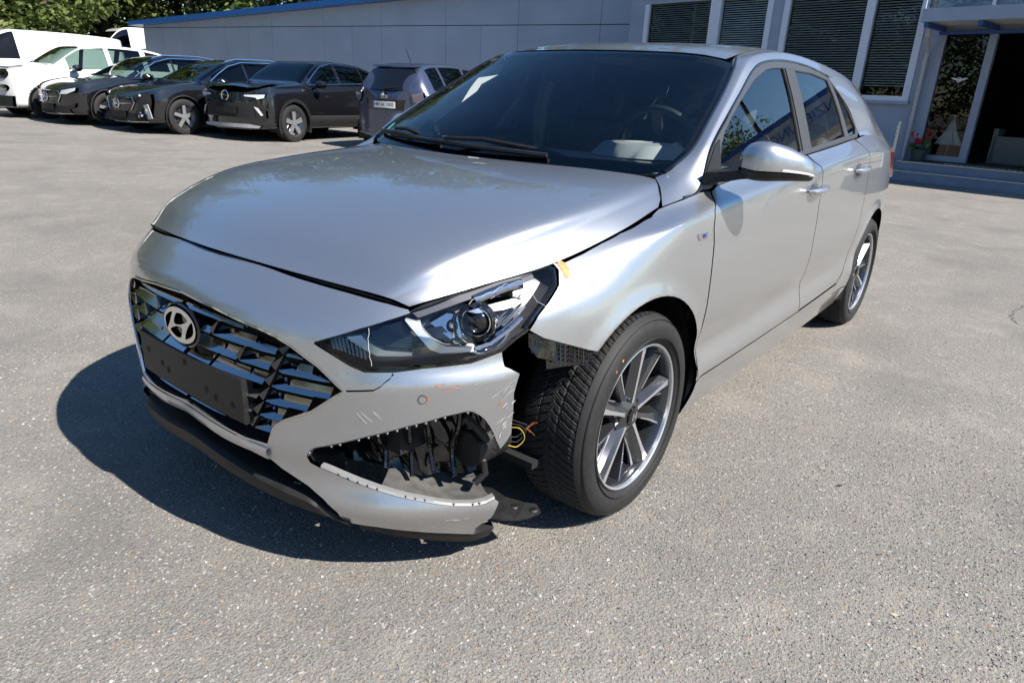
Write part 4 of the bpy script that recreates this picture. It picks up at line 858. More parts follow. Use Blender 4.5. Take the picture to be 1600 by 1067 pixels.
# hanging splash shield and lip at the corner
def plank(pts, zf, nm, m, th=.004):
    q = MB(); q.prism(pts, lambda x, y: (x, y, zf(x, y)), lambda x, y: (x, y, zf(x, y) - th)); return q.build(nm, M[m], car, False)
tray = plank([(.43, .60), (.385, .64), (.395, .70), (.37, .75), (.352, .775), (.365, .80), (.405, .79), (.445, .775), (.48, .755), (.50, .72), (.52, .68)], lambda x, y: .150 + .05 * (x - .4) - .10 * (y - .70) + .006 * math.sin(40 * x + 25 * y), 'splash_shield', 'black_plastic')
q = MB()
for a, b in ((.405, .74), (.375, .783)): q.lathe([(.004, .003), (.010, .002), (.011, -.002)], (a, b, .150 + .05 * (a - .4) - .10 * (b - .70) + .002), 'z', 10)
q.build('fastener', M['steel'], tray)
q = MB(); g = []
for k in range(22):
    t = k / 21; s = .56 + .37 * t; zb = lerpz([(.50, .178), (.607, .168), (.708, .148), (.797, .125), (.8756, .102), (.93, .115)], s) ; e = max(0, (t - .85) / .15)
    kk = .35 + .65 * math.sin(math.pi * min(1, t * 1.25) * .5); g.append([P(s, zb + .014, -.030), P(s, zb + .004, -.006), P(s, zb - .026 * kk, -.002 - .01 * e), P(s, zb - .036 * kk, -.012), P(s, zb - .028 * kk, -.07)])
q.grid(g); q.build('corner_lip', M['black_plastic'], lip, True, 50)
# loose wiring
for i in range(3):
    a = Vector((.462 + .003 * i, .752 + .002 * i, .435 - .010 * i)); m_ = ('wire_b', 'wire_b', 'wire_y', 'wire_b', 'wire')[i]
    pts = [a, a + Vector((-.022 + .004 * i, .024, .006 * (i - 2))), a + Vector((-.034 + .003 * i, .030, -.022 - .004 * i)), a + Vector((-.012, .020, -.045 - .003 * i)), a + Vector((.012, .010, -.042))]
    q = MB(); q.tube(spline([tuple(p) for p in pts], 5), .0013, 5); q.build('loose_wire', M[m_], car)
for i in range(8):
    p_ = Vector((.430, .782, .405)); d = Vector((random.uniform(-.026, -.004), random.uniform(.0, .02), random.uniform(-.016, .018)))
    q = MB(); q.tube([p_, p_ + d * .6 + Vector((0, 0, .003)), p_ + d], .0007, 4); q.build('loose_wire', M['wire'], car)
# ---- wheels
RT = .316
def make_wheel(detail):
    hub = empty('wheel'); COL.objects.unlink(hub)
    w = MB(); w.lathe([(.229, -.016), (.231, -.004), (.226, .001), (.219, -.004), (.213, -.018), (.207, -.05), (.202, -.12), (.204, -.185), (.222, -.20), (.228, -.205)], (0, 0, 0), 'y', 72)
    rim = w.build('wheel', M['rim_dark'], None)
    # tyre carcass
    t = MB(); t.lathe([(.226, -.012), (.232, -.001), (.240, .006), (.256, .0125), (.276, .0125), (.292, .006), (.304, -.006), (.3105, -.018)], (0, 0, 0), 'y', 96)
    t.lathe([(.3105, -.200), (.300, -.216), (.276, -.228), (.250, -.226), (.228, -.208)], (0, 0, 0), 'y', 72)
    for rr in (.2445, .2475, .2980): t.lathe([(rr - .0012, .010 if rr < .25 else .0025), (rr, .0125 if rr < .25 else .0050), (rr + .0012, .0105 if rr < .25 else .002)], (0, 0, 0), 'y', 96)
    ty = t.build('tyre', M['rubber'], rim)
    N = 78; nt = N * (10 if detail else 3); nw = 40 if detail else 12; tr_ = MB(); g = []
    for k in range(nt):
        th = 2 * math.pi * k / nt; row = []
        for j in range(nw + 1):
            w_ = -1 + 2 * j / nw; y = -.109 - .091 * w_; r = .3125 + .0035 * (1 - w_ * w_) - .004 * max(0, abs(w_) - .85) / .15
            if detail:
                ph = (th / (2 * math.pi) * N + 1.9 * abs(w_) ** .8 + (.5 if w_ > 0 else 0)) % 1.0
                dep = 0.0
                if ph < .24 and abs(w_) > .08: dep = .0042
                elif (ph * 3) % 1.0 < .25: dep = .0016
                if abs(abs(w_) - .36) < .035: dep = max(dep, .006)
                r -= dep
            row.append((r * math.cos(th), y, r * math.sin(th)))
        g.append(row)
    tr_.grid(g, closed_u=True); tr_.build('tread', M['rubber'], rim, not detail)
    # brake
    d = MB(); d.lathe([(.06, -.10), (.140, -.10), (.140, -.122), (.06, -.122)], (0, 0, 0), 'y', 48); d.build('brake_disc', M['disc'], rim, True, 30)
    c_ = MB(); c_.lathe([(.085, -.085), (.150, -.085), (.152, -.14), (.085, -.14), (.085, -.085)], (0, 0, 0), 'y', 10, math.radians(110), math.radians(165)); c_.build('brake_caliper', M['rust'], rim, True, 30)
    bk = MB(); bk.lathe([(.0, -.135), (.205, -.135)], (0, 0, 0), 'y', 32); bk.build('dust_shield', M['dark_inside'], rim)
    # spokes: five ridged blades, one machined edge and two painted flanks each
    def pol(r, a, y): return (r * math.cos(a), y, r * math.sin(a))
    lipm = MB(); lipm.lathe([(.2165, -.010), (.2180, -.0015), (.2225, .0020), (.2245, .0010)], (0, 0, 0), 'y', 72); lipm.build('machined_lip', M['rim_bright'], rim)
    D = math.radians
    for k in range(5):
        a0 = D(22 + 72 * k); RS = (.040, .075, .12, .17, .2155)
        yf = lambda r: -.012 - .012 * (1 - r / .2155)
        A = [(-12, 8), (-4, 4), (-2, 3.2), (-1.6, 3.2), (-1.6, 4.0)]; Bw = (36, 24, 16, 14, 15.5); Cw = (-36, -18, -9, -6, -6.5)
        q = MB(); g = [[pol(r, a0 + D(w[0]), yf(r)), pol(r, a0 + D(w[1]), yf(r))] for r, w in zip(RS, A)]; q.grid(g); q.build('machined_face', M['rim_bright'], rim, True, 20, recalc=False)
        q = MB(); q.grid([[pol(r, a0 + D(w[1]), yf(r) - .0004), pol(r, a0 + D(w[1]) * .5 + D(bw) * .5, yf(r) - .010), pol(r, a0 + D(bw), yf(r) - .030), pol(r, a0 + D(bw - 3), yf(r) - .055)] for r, w, bw in zip(RS, A, Bw)]); q.build('spoke', M['rim_dark'], rim, True, 18)
        q = MB(); q.grid([[pol(r, a0 + D(w[0]), yf(r) - .0004), pol(r, a0 + D(cw), yf(r) - .024), pol(r, a0 + D(cw + 3), yf(r) - .055)] for r, w, cw in zip(RS, A, Cw)]); q.build('spoke', M['rim_dark'], rim, True, 18)
        q = MB(); q.grid([[pol(r, a0 + D(w0), yf(r) - y0), pol(r, a0 + D(w1), yf(r) - y0 - .002)] for r, w0, w1, y0 in ((.085, 20.5, 22, .0255), (.12, 14.0, 15.6, .0245), (.17, 11.8, 13.6, .0225), (.2155, 12.8, 15.2, .0185))]); q.build('machined_face', M['rim_bright'], rim, True, 20, recalc=False)
        q = MB(); q.grid([[pol(r, a0 + D(36 - w - 4), yf(r) - .05), pol(r, a0 + D(36 - w), yf(r) - .016), pol(r, a0 + D(36 + w), yf(r) - .010), pol(r, a0 + D(36 + w + 3), yf(r) - .05)] for r, w in ((.045, 9), (.09, 5), (.15, 4), (.2155, 5))]); q.build('spoke', M['rim_dark'], rim, True, 18)
        q = MB(); q.grid([[pol(r, a0 + D(36 + w), yf(r) - .0096), pol(r, a0 + D(36 + w - 1.6), yf(r) - .0102)] for r, w in ((.09, 5), (.15, 4), (.2155, 5))]); q.build('machined_face', M['rim_bright'], rim, True, 18, recalc=False)
        an = a0 + D(-18); 
        q = MB(); q.lathe([(.0, -.026), (.006, -.026), (.0085, -.030), (.0095, -.045)], (.052 * math.cos(an), 0, .052 * math.sin(an)), 'y', 6); q.build('lug_nut', M['gloss_black'], rim, False)
    q = MB(); q.lathe([(.030, -.020), (.045, -.026), (.066, -.036), (.072, -.055)], (0, 0, 0), 'y', 40); q.build('hub', M['rim_dark'], rim)
    q = MB(); q.lathe([(0, -.010), (.020, -.0105), (.027, -.013), (.029, -.025)], (0, 0, 0), 'y', 32); cap = q.build('hub_cap', M['gloss_black'], rim)
    H = [(-.046, -.030), (-.026, -.038), (-.016, -.009), (.010, -.003), (.014, -.036), (.034, -.028), (.046, .030), (.026, .038), (.018, .010), (-.010, .004), (-.014, .037), (-.034, .029)]
    q = MB(); q.prism([(u * .30, v * .34) for u, v in H], lambda u, v: (-u, -.0095, v), lambda u, v: (-u, -.0115, v)); q.build('cap_letter', M['chrome'], rim, False)
    q = MB(); q.lathe([(.0, -.03), (.0022, -.03), (.0022, -.003), (0, -.002)], (.205 * math.cos(2.2), 0, .205 * math.sin(2.2)), 'y', 6); q.build('valve', M['gloss_black'], rim, False)
    return rim
wl_ = make_wheel(True); wl_.parent = car; wl_.location = (0, .872, RT)
for (x, y, rz, rot) in ((-2.65, .872, 0, .5), (0, -.872, math.pi, .3), (-2.65, -.872, math.pi, .8)):
    c2 = copy_tree(wl_, car); c2.location = (x, y, RT); c2.rotation_euler = (0, rot, rz)
# two painted dots on the front tyre
for k, (m_, a) in enumerate((('amber', .98), ('red_mark', .84))):
    q = MB(); q.lathe([(0, .0), (.004, 0)], (.272 * math.cos(a), .0135, .272 * math.sin(a)), 'y', 10); q.build('balance_mark', M[m_], wl_, False)

# ================================================================== ground
def asphalt():
    m, n, l = nodes('worn_asphalt'); b = n['Principled BSDF']; b.inputs['Specular IOR Level'].default_value = .25
    t = n.new('ShaderNodeTexCoord')
    def noise(sc, det=4, ro=.5): x = n.new('ShaderNodeTexNoise'); x.inputs['Scale'].default_value = sc; x.inputs['Detail'].default_value = det; x.inputs['Roughness'].default_value = ro; l.new(t.outputs['Object'], x.inputs['Vector']); return x
    def vor(sc, feat='F1'): x = n.new('ShaderNodeTexVoronoi'); x.feature = feat; x.inputs['Scale'].default_value = sc; return x
    def mixc(fac, a, c, mode='MIX'):
        x = n.new('ShaderNodeMixRGB'); x.blend_type = mode
        for i, v in ((0, fac), (1, a), (2, c)):
            if hasattr(v, 'is_linked'): l.new(v, x.inputs[i])
            elif isinstance(v, tuple): x.inputs[i].default_value = (*v, 1)
            else: x.inputs[i].default_value = v
        return x.outputs[0]
    def ramp(v, lo, hi, a=0, c=1):
        r = n.new('ShaderNodeMapRange'); r.clamp = True
        for k, q in (('From Min', lo), ('From Max', hi), ('To Min', a), ('To Max', c)): r.inputs[k].default_value = q
        l.new(v, r.inputs['Value']); return r.outputs[0]
    # fine broken aggregate: noise relief, rounded grains without outlines, few tinted stones
    n1 = noise(170, 3, .68); n2 = noise(380, 1, .6); n3 = noise(70, 2, .6); big = noise(.5, 3, .6); mid = noise(4.2, 4, .65)
    v1 = vor(125, 'SMOOTH_F1'); v1.inputs['Smoothness'].default_value = .35; l.new(t.outputs['Object'], v1.inputs['Vector'])
    v2 = vor(150); l.new(t.outputs['Object'], v2.inputs['Vector']); sp = n.new('ShaderNodeSeparateColor'); l.new(v2.outputs['Color'], sp.inputs[0])
    c = mixc(ramp(n1.outputs['Fac'], .34, .66), (.135, .134, .136), (.335, .322, .302))
    c = mixc(ramp(n2.outputs['Fac'], .35, .68, 0, .45), c, (.36, .345, .32))
    c = mixc(ramp(sp.outputs[0], .15, 1.0, 0, .62), c, mixc(sp.outputs[1], (.10, .10, .108), (.25, .24, .225)))
    c = mixc(ramp(sp.outputs[1], .955, .97, 0, .55), c, (.36, .25, .17)); c = mixc(ramp(sp.outputs[2], .975, .985, 0, .7), c, (.52, .51, .50))
    pits = ramp(n3.outputs['Fac'], .30, .42); pm = n.new('ShaderNodeMath'); pm.operation = 'MAXIMUM'; l.new(pits, pm.inputs[0]); l.new(ramp(n1.outputs['Fac'], .30, .44), pm.inputs[1])
    c = mixc(pm.outputs[0], mixc(.45, c, (.05, .05, .052)), c)
    dust = ramp(mid.outputs['Fac'], .50, .74, 0, .50); c = mixc(dust, c, (.37, .348, .315))
    c = mixc(1.0, c, mixc(ramp(big.outputs['Fac'], .30, .70), (.76, .735, .70), (.95, .92, .875)), 'MULTIPLY')
    st1 = noise(1.3, 3, .5); c = mixc(ramp(st1.outputs['Fac'], .54, .70, 0, .38), c, (.115, .112, .108))
    l.new(c, b.inputs['Base Color']); b.inputs['Roughness'].default_value = .9
    h0 = n.new('ShaderNodeMath'); h0.operation = 'MULTIPLY_ADD'; l.new(v1.outputs['Distance'], h0.inputs[0]); h0.inputs[1].default_value = -.45; l.new(n1.outputs['Fac'], h0.inputs[2])
    h1 = n.new('ShaderNodeMath'); h1.operation = 'MULTIPLY_ADD'; l.new(n3.outputs['Fac'], h1.inputs[0]); h1.inputs[1].default_value = .5; l.new(h0.outputs[0], h1.inputs[2])
    h3 = n.new('ShaderNodeMath'); h3.operation = 'MULTIPLY_ADD'; l.new(sp.outputs[2], h3.inputs[0]); h3.inputs[1].default_value = .55; l.new(h1.outputs[0], h3.inputs[2])
    h2 = n.new('ShaderNodeMath'); h2.operation = 'MULTIPLY_ADD'; l.new(n2.outputs['Fac'], h2.inputs[0]); h2.inputs[1].default_value = .35; l.new(h3.outputs[0], h2.inputs[2])
    k = n.new('ShaderNodeBump'); k.inputs['Strength'].default_value = .75; k.inputs['Distance'].default_value = .0075; l.new(h2.outputs[0], k.inputs['Height']); l.new(k.outputs[0], b.inputs['Normal'])
    return m
def zg(y): return .0155 * max(0.0, min(-y, 60) - 3)
q = MB(); q.grid([[(x, y, zg(y)) for x in (-400, 400)] for y in (400, -3, -60, -400)]); gnd = q.build('asphalt_ground', asphalt(), None, False, recalc=False); tag(gnd, kind='structure')
# cracks and a patched seam in the asphalt
crm = mat('crack_tar', (.045, .044, .042), .9)
for pts, w in (([(-3.4, 3.6), (-2.6, 3.3), (-1.5, 3.25), (-.6, 3.0)], .004), ([(-4.2, 1.7), (-3.6, 1.62), (-3.1, 1.9), (-2.4, 2.1)], .004), ([(-1.5, -6.0), (.2, -5.0), (1.2, -3.9)], .012), ([(-6.5, -3.0), (-5.0, -4.4), (-3.6, -5.5)], .014)):
    d = []; p3 = spline([(a, b, 0) for a, b in pts], 12); q = MB(); g = []
    for a, b, _ in p3:
        a += random.uniform(-.012, .012); b += random.uniform(-.012, .012); ww = w * random.uniform(.2, 1); g.append([(a, b - ww, .004), (a, b + ww, .004)])
    q.grid(g); tag(q.build('asphalt_crack', crm, None, False, recalc=False), kind='structure')
# loose grit and small leaves
gm = [mat('grit_a', (.30, .29, .27), .9), mat('grit_b', (.10, .10, .105), .9)]
for mi, cnt in ((0, 1800), (1, 1200)):
    q = MB(); rr = random.Random(11 + mi)
    for i in range(cnt):
        x, y = rr.uniform(-3, 1.9), rr.uniform(-1.6, 3.6)
        if x < .45 and -.75 < y < .80: continue
        s = rr.uniform(.0018, .0052) * (1.5 if rr.random() < .04 else 1); a = rr.uniform(0, 6.3); c_, s_ = math.cos(a) * s, math.sin(a) * s; h = s * rr.uniform(.5, 1.0)
        q.add([(x + c_, y + s_, 0), (x - s_ * 1.2, y + c_, 0), (x - c_, y - s_ * .8, 0), (x + s_, y - c_, 0), (x + c_ * .2, y + s_ * .2, h)], [(0, 1, 4), (1, 2, 4), (2, 3, 4), (3, 0, 4)])
    tag(q.build('loose_grit', gm[mi], None, False, recalc=False), ('pale', 'dark')[mi] + ' loose grit scattered over the worn asphalt', 'grit', kind='stuff')
# the coarse aggregate standing proud of the worn binder near the camera
import numpy as np
def aggregate():
    m, n, l = nodes('aggregate_stone'); b = n['Principled BSDF']; g = n.new('ShaderNodeNewGeometry'); r = n.new('ShaderNodeValToRGB'); cr_r = r.color_ramp
    cr_r.elements[0].color = (.105, .106, .112, 1); cr_r.elements[1].color = (.30, .29, .275, 1); cr_r.elements[1].position = .86
    for p_, c_ in ((.45, (.185, .183, .182)), (.90, (.30, .22, .155)), (.95, (.21, .205, .20)), (.985, (.46, .45, .44))): e_ = cr_r.elements.new(p_); e_.color = (*c_, 1)
    l.new(g.outputs['Random Per Island'], r.inputs[0]); l.new(r.outputs[0], b.inputs['Base Color']); b.inputs['Roughness'].default_value = .85; b.inputs['Specular IOR Level'].default_value = .3
    R = np.random.default_rng(5); N = 150000; xy = np.stack([R.uniform(-3.2, 1.75, N), R.uniform(-1.9, 4.0, N)], 1)
    d = np.hypot(xy[:, 0] - 1.68, xy[:, 1] - 1.69); patch_ = .5 + .5 * np.sin(xy[:, 0] * 2.3 + 1.7 * np.sin(xy[:, 1] * 1.9)) * np.sin(xy[:, 1] * 2.9 + 1.1 * np.sin(xy[:, 0] * 3.1))
    keep = R.random(N) < np.clip(1.25 - d * .26, .10, 1) * (.45 + .55 * patch_); keep &= ~((xy[:, 0] < .35) & (np.abs(xy[:, 1]) < .62)); xy = xy[keep]; N = len(xy)
    sz = R.uniform(.0022, .0052, N) * np.where(R.random(N) < .05, 1.35, 1.0); h = R.uniform(.0006, .0030, N); a0 = R.uniform(0, 6.28, N)
    ang = a0[:, None] + np.array([0, 1.57, 3.14, 4.71])[None] + R.uniform(-.45, .45, (N, 4)); rad = sz[:, None] * R.uniform(.65, 1.15, (N, 4)); el_ = R.uniform(.6, 1.0, N)
    bx_ = rad * np.cos(ang); by_ = rad * np.sin(ang) * el_[:, None]; tl = R.uniform(-.25, .25, (N, 2))
    V = np.zeros((N, 8, 3)); V[:, :4, 0] = xy[:, :1] + bx_; V[:, :4, 1] = xy[:, 1:] + by_; V[:, :4, 2] = -.001
    V[:, 4:, 0] = xy[:, :1] + bx_ * .74; V[:, 4:, 1] = xy[:, 1:] + by_ * .74; V[:, 4:, 2] = h[:, None] + bx_ * tl[:, :1] + by_ * tl[:, 1:]
    F = np.array([[4, 5, 6, 7], [0, 1, 5, 4], [1, 2, 6, 5], [2, 3, 7, 6], [3, 0, 4, 7]])[None] + (np.arange(N) * 8)[:, None, None]
    me = bpy.data.meshes.new('asphalt_aggregate'); me.from_pydata(V.reshape(-1, 3).tolist(), [], F.reshape(-1, 4).tolist()); me.materials.append(m); return link(bpy.data.objects.new('asphalt_aggregate', me)), N
ag, nag = aggregate(); print('stones', nag)
tag(ag, 'coarse grey aggregate stones in the worn asphalt near the camera', 'aggregate', kind='stuff')
lf = mat('fallen_leaf', (.34, .30, .20), .7)
for i, (x, y, s, lb) in enumerate(((-.05, 1.62, .011, 'tiny dry leaf on the asphalt right of the front wheel'), (.62, 1.62, .013, 'pale dry leaf on the asphalt at the lower right'), (-1.7, 2.9, .016, 'small curled leaf on the asphalt far right'), (-.62, 1.34, .012, 'dark bit of debris on asphalt beside the sill'))):
    a = random.uniform(0, 3); q = MB(); c_, s_ = math.cos(a) * s, math.sin(a) * s
    q.add([(x - c_, y - s_, .003), (x - s_ * .4, y + c_ * .4, .006), (x + c_, y + s_, .004), (x + s_ * .4, y - c_ * .4, .002)], [(0, 1, 2, 3)]); tag(q.build('dry_leaf', lf if i < 3 else M['black_plastic'], None, False), lb, 'leaf')

# ================================================================== office building
FA = Vector((-13.35, -1.02, 0)); FT = Vector((.17326, .98488, 0)); FN = Vector((.98488, -.17326, 0))
def W3(t, z, o=0.0): return FA + FT * t + Vector((0, 0, z)) + FN * o
BW = -.95     # wall plane behind the step front
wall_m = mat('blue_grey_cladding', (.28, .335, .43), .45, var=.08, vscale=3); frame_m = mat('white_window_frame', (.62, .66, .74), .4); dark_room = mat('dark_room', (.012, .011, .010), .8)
pane_m = glass('window_pane', (.74, .78, .78), 1.0, 1.45)
def fbox(mb, t0, t1, z0, z1, o0, o1):
    vs = [W3(t, z, o) for t in (t0, t1) for z in (z0, z1) for o in (o0, o1)]
    mb.add(vs, [(0, 1, 3, 2), (4, 6, 7, 5), (0, 4, 5, 1), (2, 3, 7, 6), (0, 2, 6, 4), (1, 5, 7, 3)])
K = 1.06      # things on the wall plane lie a little farther than the step front
def wt_(t): return t * K - .0
def wz(z): return 1.196 + (z - 1.196) * K
off = tag(empty('office_building', W3(-3, 0, BW)), 'blue-grey office building with white framed windows and glazed entrance', 'building'); OI = Matrix.Translation(-Vector(off.location))
def ob(mb, name, m, par=None, **k):
    o = mb.build(name, m, par or off, False, **k); o.data.transform(OI); return o
Z0, Z1 = wz(1.40), 4.3
q = MB()
fbox(q, -7.6, -.20, 0, Z0, BW - .2, BW); fbox(q, -7.6, -7.12, Z0, Z1, BW - .2, BW); fbox(q, -3.55, -3.28, Z0, Z1, BW - .2, BW); fbox(q, -.33, -.02, Z0, Z1, BW - .2, BW); fbox(q, -.20, -.02, 0, Z0, BW - .2, BW); fbox(q, -7.12, -3.55, 3.5, Z1, BW - .2, BW); fbox(q, -3.28, -.33, 3.5, Z1, BW - .2, BW)
fbox(q, -.02, 3.3, 3.15, Z1, BW - .2, BW); fbox(q, 2.9, 3.3, 0, 3.15, BW - .2, BW); fbox(q, 3.1, 3.3, 0, Z1, BW - 8, BW - .2); fbox(q, -7.6, -7.4, 0, Z1, BW - 8, BW - .2); fbox(q, -7.6, 3.3, Z1, Z1 + .1, BW - 8, BW + .3)
ob(q, 'wall', wall_m)
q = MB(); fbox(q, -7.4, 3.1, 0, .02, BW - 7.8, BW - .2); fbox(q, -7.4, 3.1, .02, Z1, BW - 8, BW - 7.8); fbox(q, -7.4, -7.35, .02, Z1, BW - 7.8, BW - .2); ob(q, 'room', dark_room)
blind_m = mat('venetian_blind', (.80, .82, .82), .5)
for t0, t1, tm0, tm1 in ((-7.12, -3.55, -5.16, -4.88), (-3.28, -.33, -1.50, -1.33)):
    q = MB()
    fbox(q, t0, t1, Z0, Z0 + .10, BW - .10, BW + .03); fbox(q, t0, t0 + .13, Z0 + .10, 3.5, BW - .10, BW + .028); fbox(q, t1 - .13, t1, Z0 + .10, 3.5, BW - .10, BW + .028); fbox(q, tm0, tm1, Z0 + .10, 3.5, BW - .10, BW + .026)
    fr_ = ob(q, 'window_frame', frame_m); q = MB(); fbox(q, t0 - .03, t1 + .03, Z0 - .05, Z0 - .002, BW, BW + .08); ob(q, 'window_sill', wall_m)
    for a, b in ((t0 + .13, tm0), (tm1, t1 - .13)):
        q = MB(); q.add([W3(a, Z0 + .10, BW - .04), W3(b, Z0 + .10, BW - .04), W3(b, 3.5, BW - .04), W3(a, 3.5, BW - .04)], [(0, 1, 2, 3)]); ob(q, 'pane', pane_m, fr_)
        q = MB(); z = Z0 + .28
        while z < 3.5:
            q.add([W3(a + .02, z, BW - .10), W3(b - .02, z, BW - .10), W3(b - .02, z + .019, BW - .118), W3(a + .02, z + .019, BW - .118)], [(0, 1, 2, 3)]); z += .048
        o = ob(q, 'blind_slats', blind_m, fr_); o['kind'] = 'stuff'
# entrance: glazed front, steps, canopy
q = MB(); fbox(q, -.02, .09, .36, 2.75, BW - .08, BW + .03); fbox(q, .80, .93, .36, 2.75, BW - .08, BW + .03); fbox(q, -.02, 2.9, 2.66, 2.80, BW - .08, BW + .031); fbox(q, .09, .80, .36, .46, BW - .08, BW + .028); fbox(q, 2.75, 2.9, .36, 2.66, BW - .08, BW + .03); fr_ = ob(q, 'entrance_frame', mat('door_frame', (.26, .30, .38), .4))
q = MB(); q.add([W3(.09, .46, BW - .02), W3(.80, .46, BW - .02), W3(.80, 2.66, BW - .02), W3(.09, 2.66, BW - .02)], [(0, 1, 2, 3)]); ob(q, 'pane', pane_m, fr_)
q = MB(); fbox(q, -.02, 2.9, 2.80, 3.15, BW - .1, BW + .02); ob(q, 'transom_panel', wall_m)
# winged sticker on the pane
wing = [(0, .012), (.05, .030), (.16, .045), (.13, .02), (.10, 0), (.05, -.012), (0, -.02)]
q = MB(); pl = [(a, b) for a, b in wing] + [(-a, b) for a, b in wing[::-1][1:-1]]
q.prism(pl, lambda u, v: tuple(W3(.47 + u * .9, 1.83 + v * .9, BW - .012)), lambda u, v: tuple(W3(.47 + u * .9, 1.83 + v * .9, BW - .016))); q.lathe([(.028, 0), (.045, .002), (.028, .004)], (0, 0, 0), 'y', 20)
n0 = len(q.v) - 60
for i in range(n0, len(q.v)): v = q.v[i]; q.v[i] = tuple(W3(.47 + v[0], 1.83 + v[2], BW - .010 + v[1]))
ob(q, 'winged_sticker', mat('sticker_white', (.62, .62, .60), .5))
# open door leaf
ang = math.radians(62); dx = Vector((FT * math.cos(ang) + FN * math.sin(ang)).to_tuple()); hp = W3(2.55, 0, BW + .05)
q = MB()
def lbox(a, b, z0, z1, w=.05):
    n_ = dx.cross(Vector((0, 0, 1))) * (w / 2); A, B = hp - dx * a, hp - dx * b
    A, B = hp + (dx * -1) * 0 + (FN * math.sin(ang) - FT * math.cos(ang)) * a, hp + (FN * math.sin(ang) - FT * math.cos(ang)) * b; d_ = (B - A).normalized(); n_ = d_.cross(Vector((0, 0, 1))) * (w / 2)
    vs = [p + n_ * s + Vector((0, 0, z)) for p in (A, B) for z in (z0, z1) for s in (-1, 1)]; q.add(vs, [(0, 1, 3, 2), (4, 6, 7, 5), (0, 4, 5, 1), (2, 3, 7, 6), (0, 2, 6, 4), (1, 5, 7, 3)])
lbox(0, .09, .37, 2.62); lbox(.86, .95, .37, 2.62); lbox(.09, .86, .37, .50); lbox(.09, .86, 2.52, 2.62); leaf_o = ob(q, 'door_leaf', mat('door_leaf_frame', (.27, .31, .39), .4))
q = MB(); lbox(.09, .86, .50, 2.52, .01); ob(q, 'pane', pane_m, leaf_o)
# furniture dimly seen inside
q = MB(); fbox(q, 1.05, 1.75, .36, .86, BW - 1.3, BW - .9); fbox(q, 1.02, 1.10, .36, 1.0, BW - 1.3, BW - .9); ob(q, 'reception_desk', mat('desk_grey', (.20, .20, .19), .6))
q = MB(); fbox(q, .15, 2.7, .30, .36, BW - 7, BW); ob(q, 'floor_mat', mat('room_floor', (.04, .035, .03), .6))
steps = tag(empty('entrance_steps', W3(1, 0, -.3)), 'two blue-grey steps with metal tread edges before the glass entrance', 'steps'); SI = Matrix.Translation(-Vector(steps.location))
step_m = mat('step_paint', (.20, .235, .30), .55, var=.12, vscale=5); edge_m = mat('tread_edge', (.62, .60, .57), .35, .6, var=.2, vscale=30); grate_m = mat('grating', (.14, .13, .12), .6)
def sbox(name, m, *a):
    q = MB(); fbox(q, *a); o = q.build(name, m, steps, False); o.data.transform(SI); return o
sbox('step', step_m, -.06, 4.5, 0, .163, -.33, 0); sbox('step', step_m, -.06, 4.5, 0, .318, -.94, -.334)
sbox('tread_edge', edge_m, -.06, 4.5, .164, .176, -.05, .012); sbox('tread_edge', edge_m, -.06, 4.5, .319, .331, -.385, -.322); sbox('tread_grating', grate_m, -.05, 4.4, .3315, .335, -.93, -.39)
for k in range(16): sbox('mat_bar', edge_m, .72 + .085 * k, .77 + .085 * k, .336, .345, -.62, -.50)
can = tag(empty('entrance_canopy', W3(2, 2.7, .2)), 'blue-grey flat canopy with blue beams above the glass entrance', 'canopy'); CIv = Matrix.Translation(-Vector(can.location))
def cbox(name, m, *a):
    q = MB(); fbox(q, *a); o = q.build(name, m, can, False); o.data.transform(CIv); return o
cbox('fascia', wall_m, -.06, 4.6, 2.74, 2.95, .02, .07); cbox('fascia', wall_m, -.06, -.01, 2.74, 2.95, BW, .02)
beam_m = mat('blue_beam', (.02, .07, .26), .4)
for t0 in (-.005, .85, 1.75, 2.65): cbox('beam', beam_m, t0, t0 + .07, 2.66, 2.735, BW, .02)
cbox('beam', beam_m, -.01, 4.6, 2.60, 2.66, BW + .06, BW + .14); cbox('soffit', mat('canopy_sheet', (.60, .60, .58), .5), -.01, 4.6, 2.755, 2.765, BW, .018)
cbox('roof_glazing', glass('canopy_glass', (.75, .80, .80), 1, 1.5), 0, 1.95, 2.96, 3.4, .03, .04); cbox('post', frame_m, -.06, -.03, 2.955, 3.6, .02, .06); cbox('post', frame_m, 1.0, 1.04, 2.955, 3.6, .02, .06)
# downpipe and narrow handrail strip
q = MB(); q.tube([W3(-.16, .05, BW + .09), W3(-.16, 2.15, BW + .09), W3(-.14, 2.32, BW + .12), W3(-.07, 2.55, BW + .5), W3(-.07, 3.4, BW + .5)], .045, 12)
q.lathe([(.05, 2.1), (.056, 2.12), (.05, 2.14)], tuple(W3(-.16, 0, BW + .09)), 'z', 14); tag(q.build('downpipe', mat('pipe_grey', (.42, .42, .44), .4, var=.1)), 'grey rain downpipe between office window and entrance', 'downpipe')
q = MB()
for a, b, z0, z1 in ((-.16, -.115, .02, 1.05),): fbox(q, a, b, z0, z1, -.30, -.27)
for k in range(12): fbox(q, -.175, -.16, .10 + .075 * k, .14 + .075 * k, -.30, -.27)
tag(q.build('stair_rail_post', edge_m, None, False), 'toothed pale metal rail post left of the entrance steps', 'post')
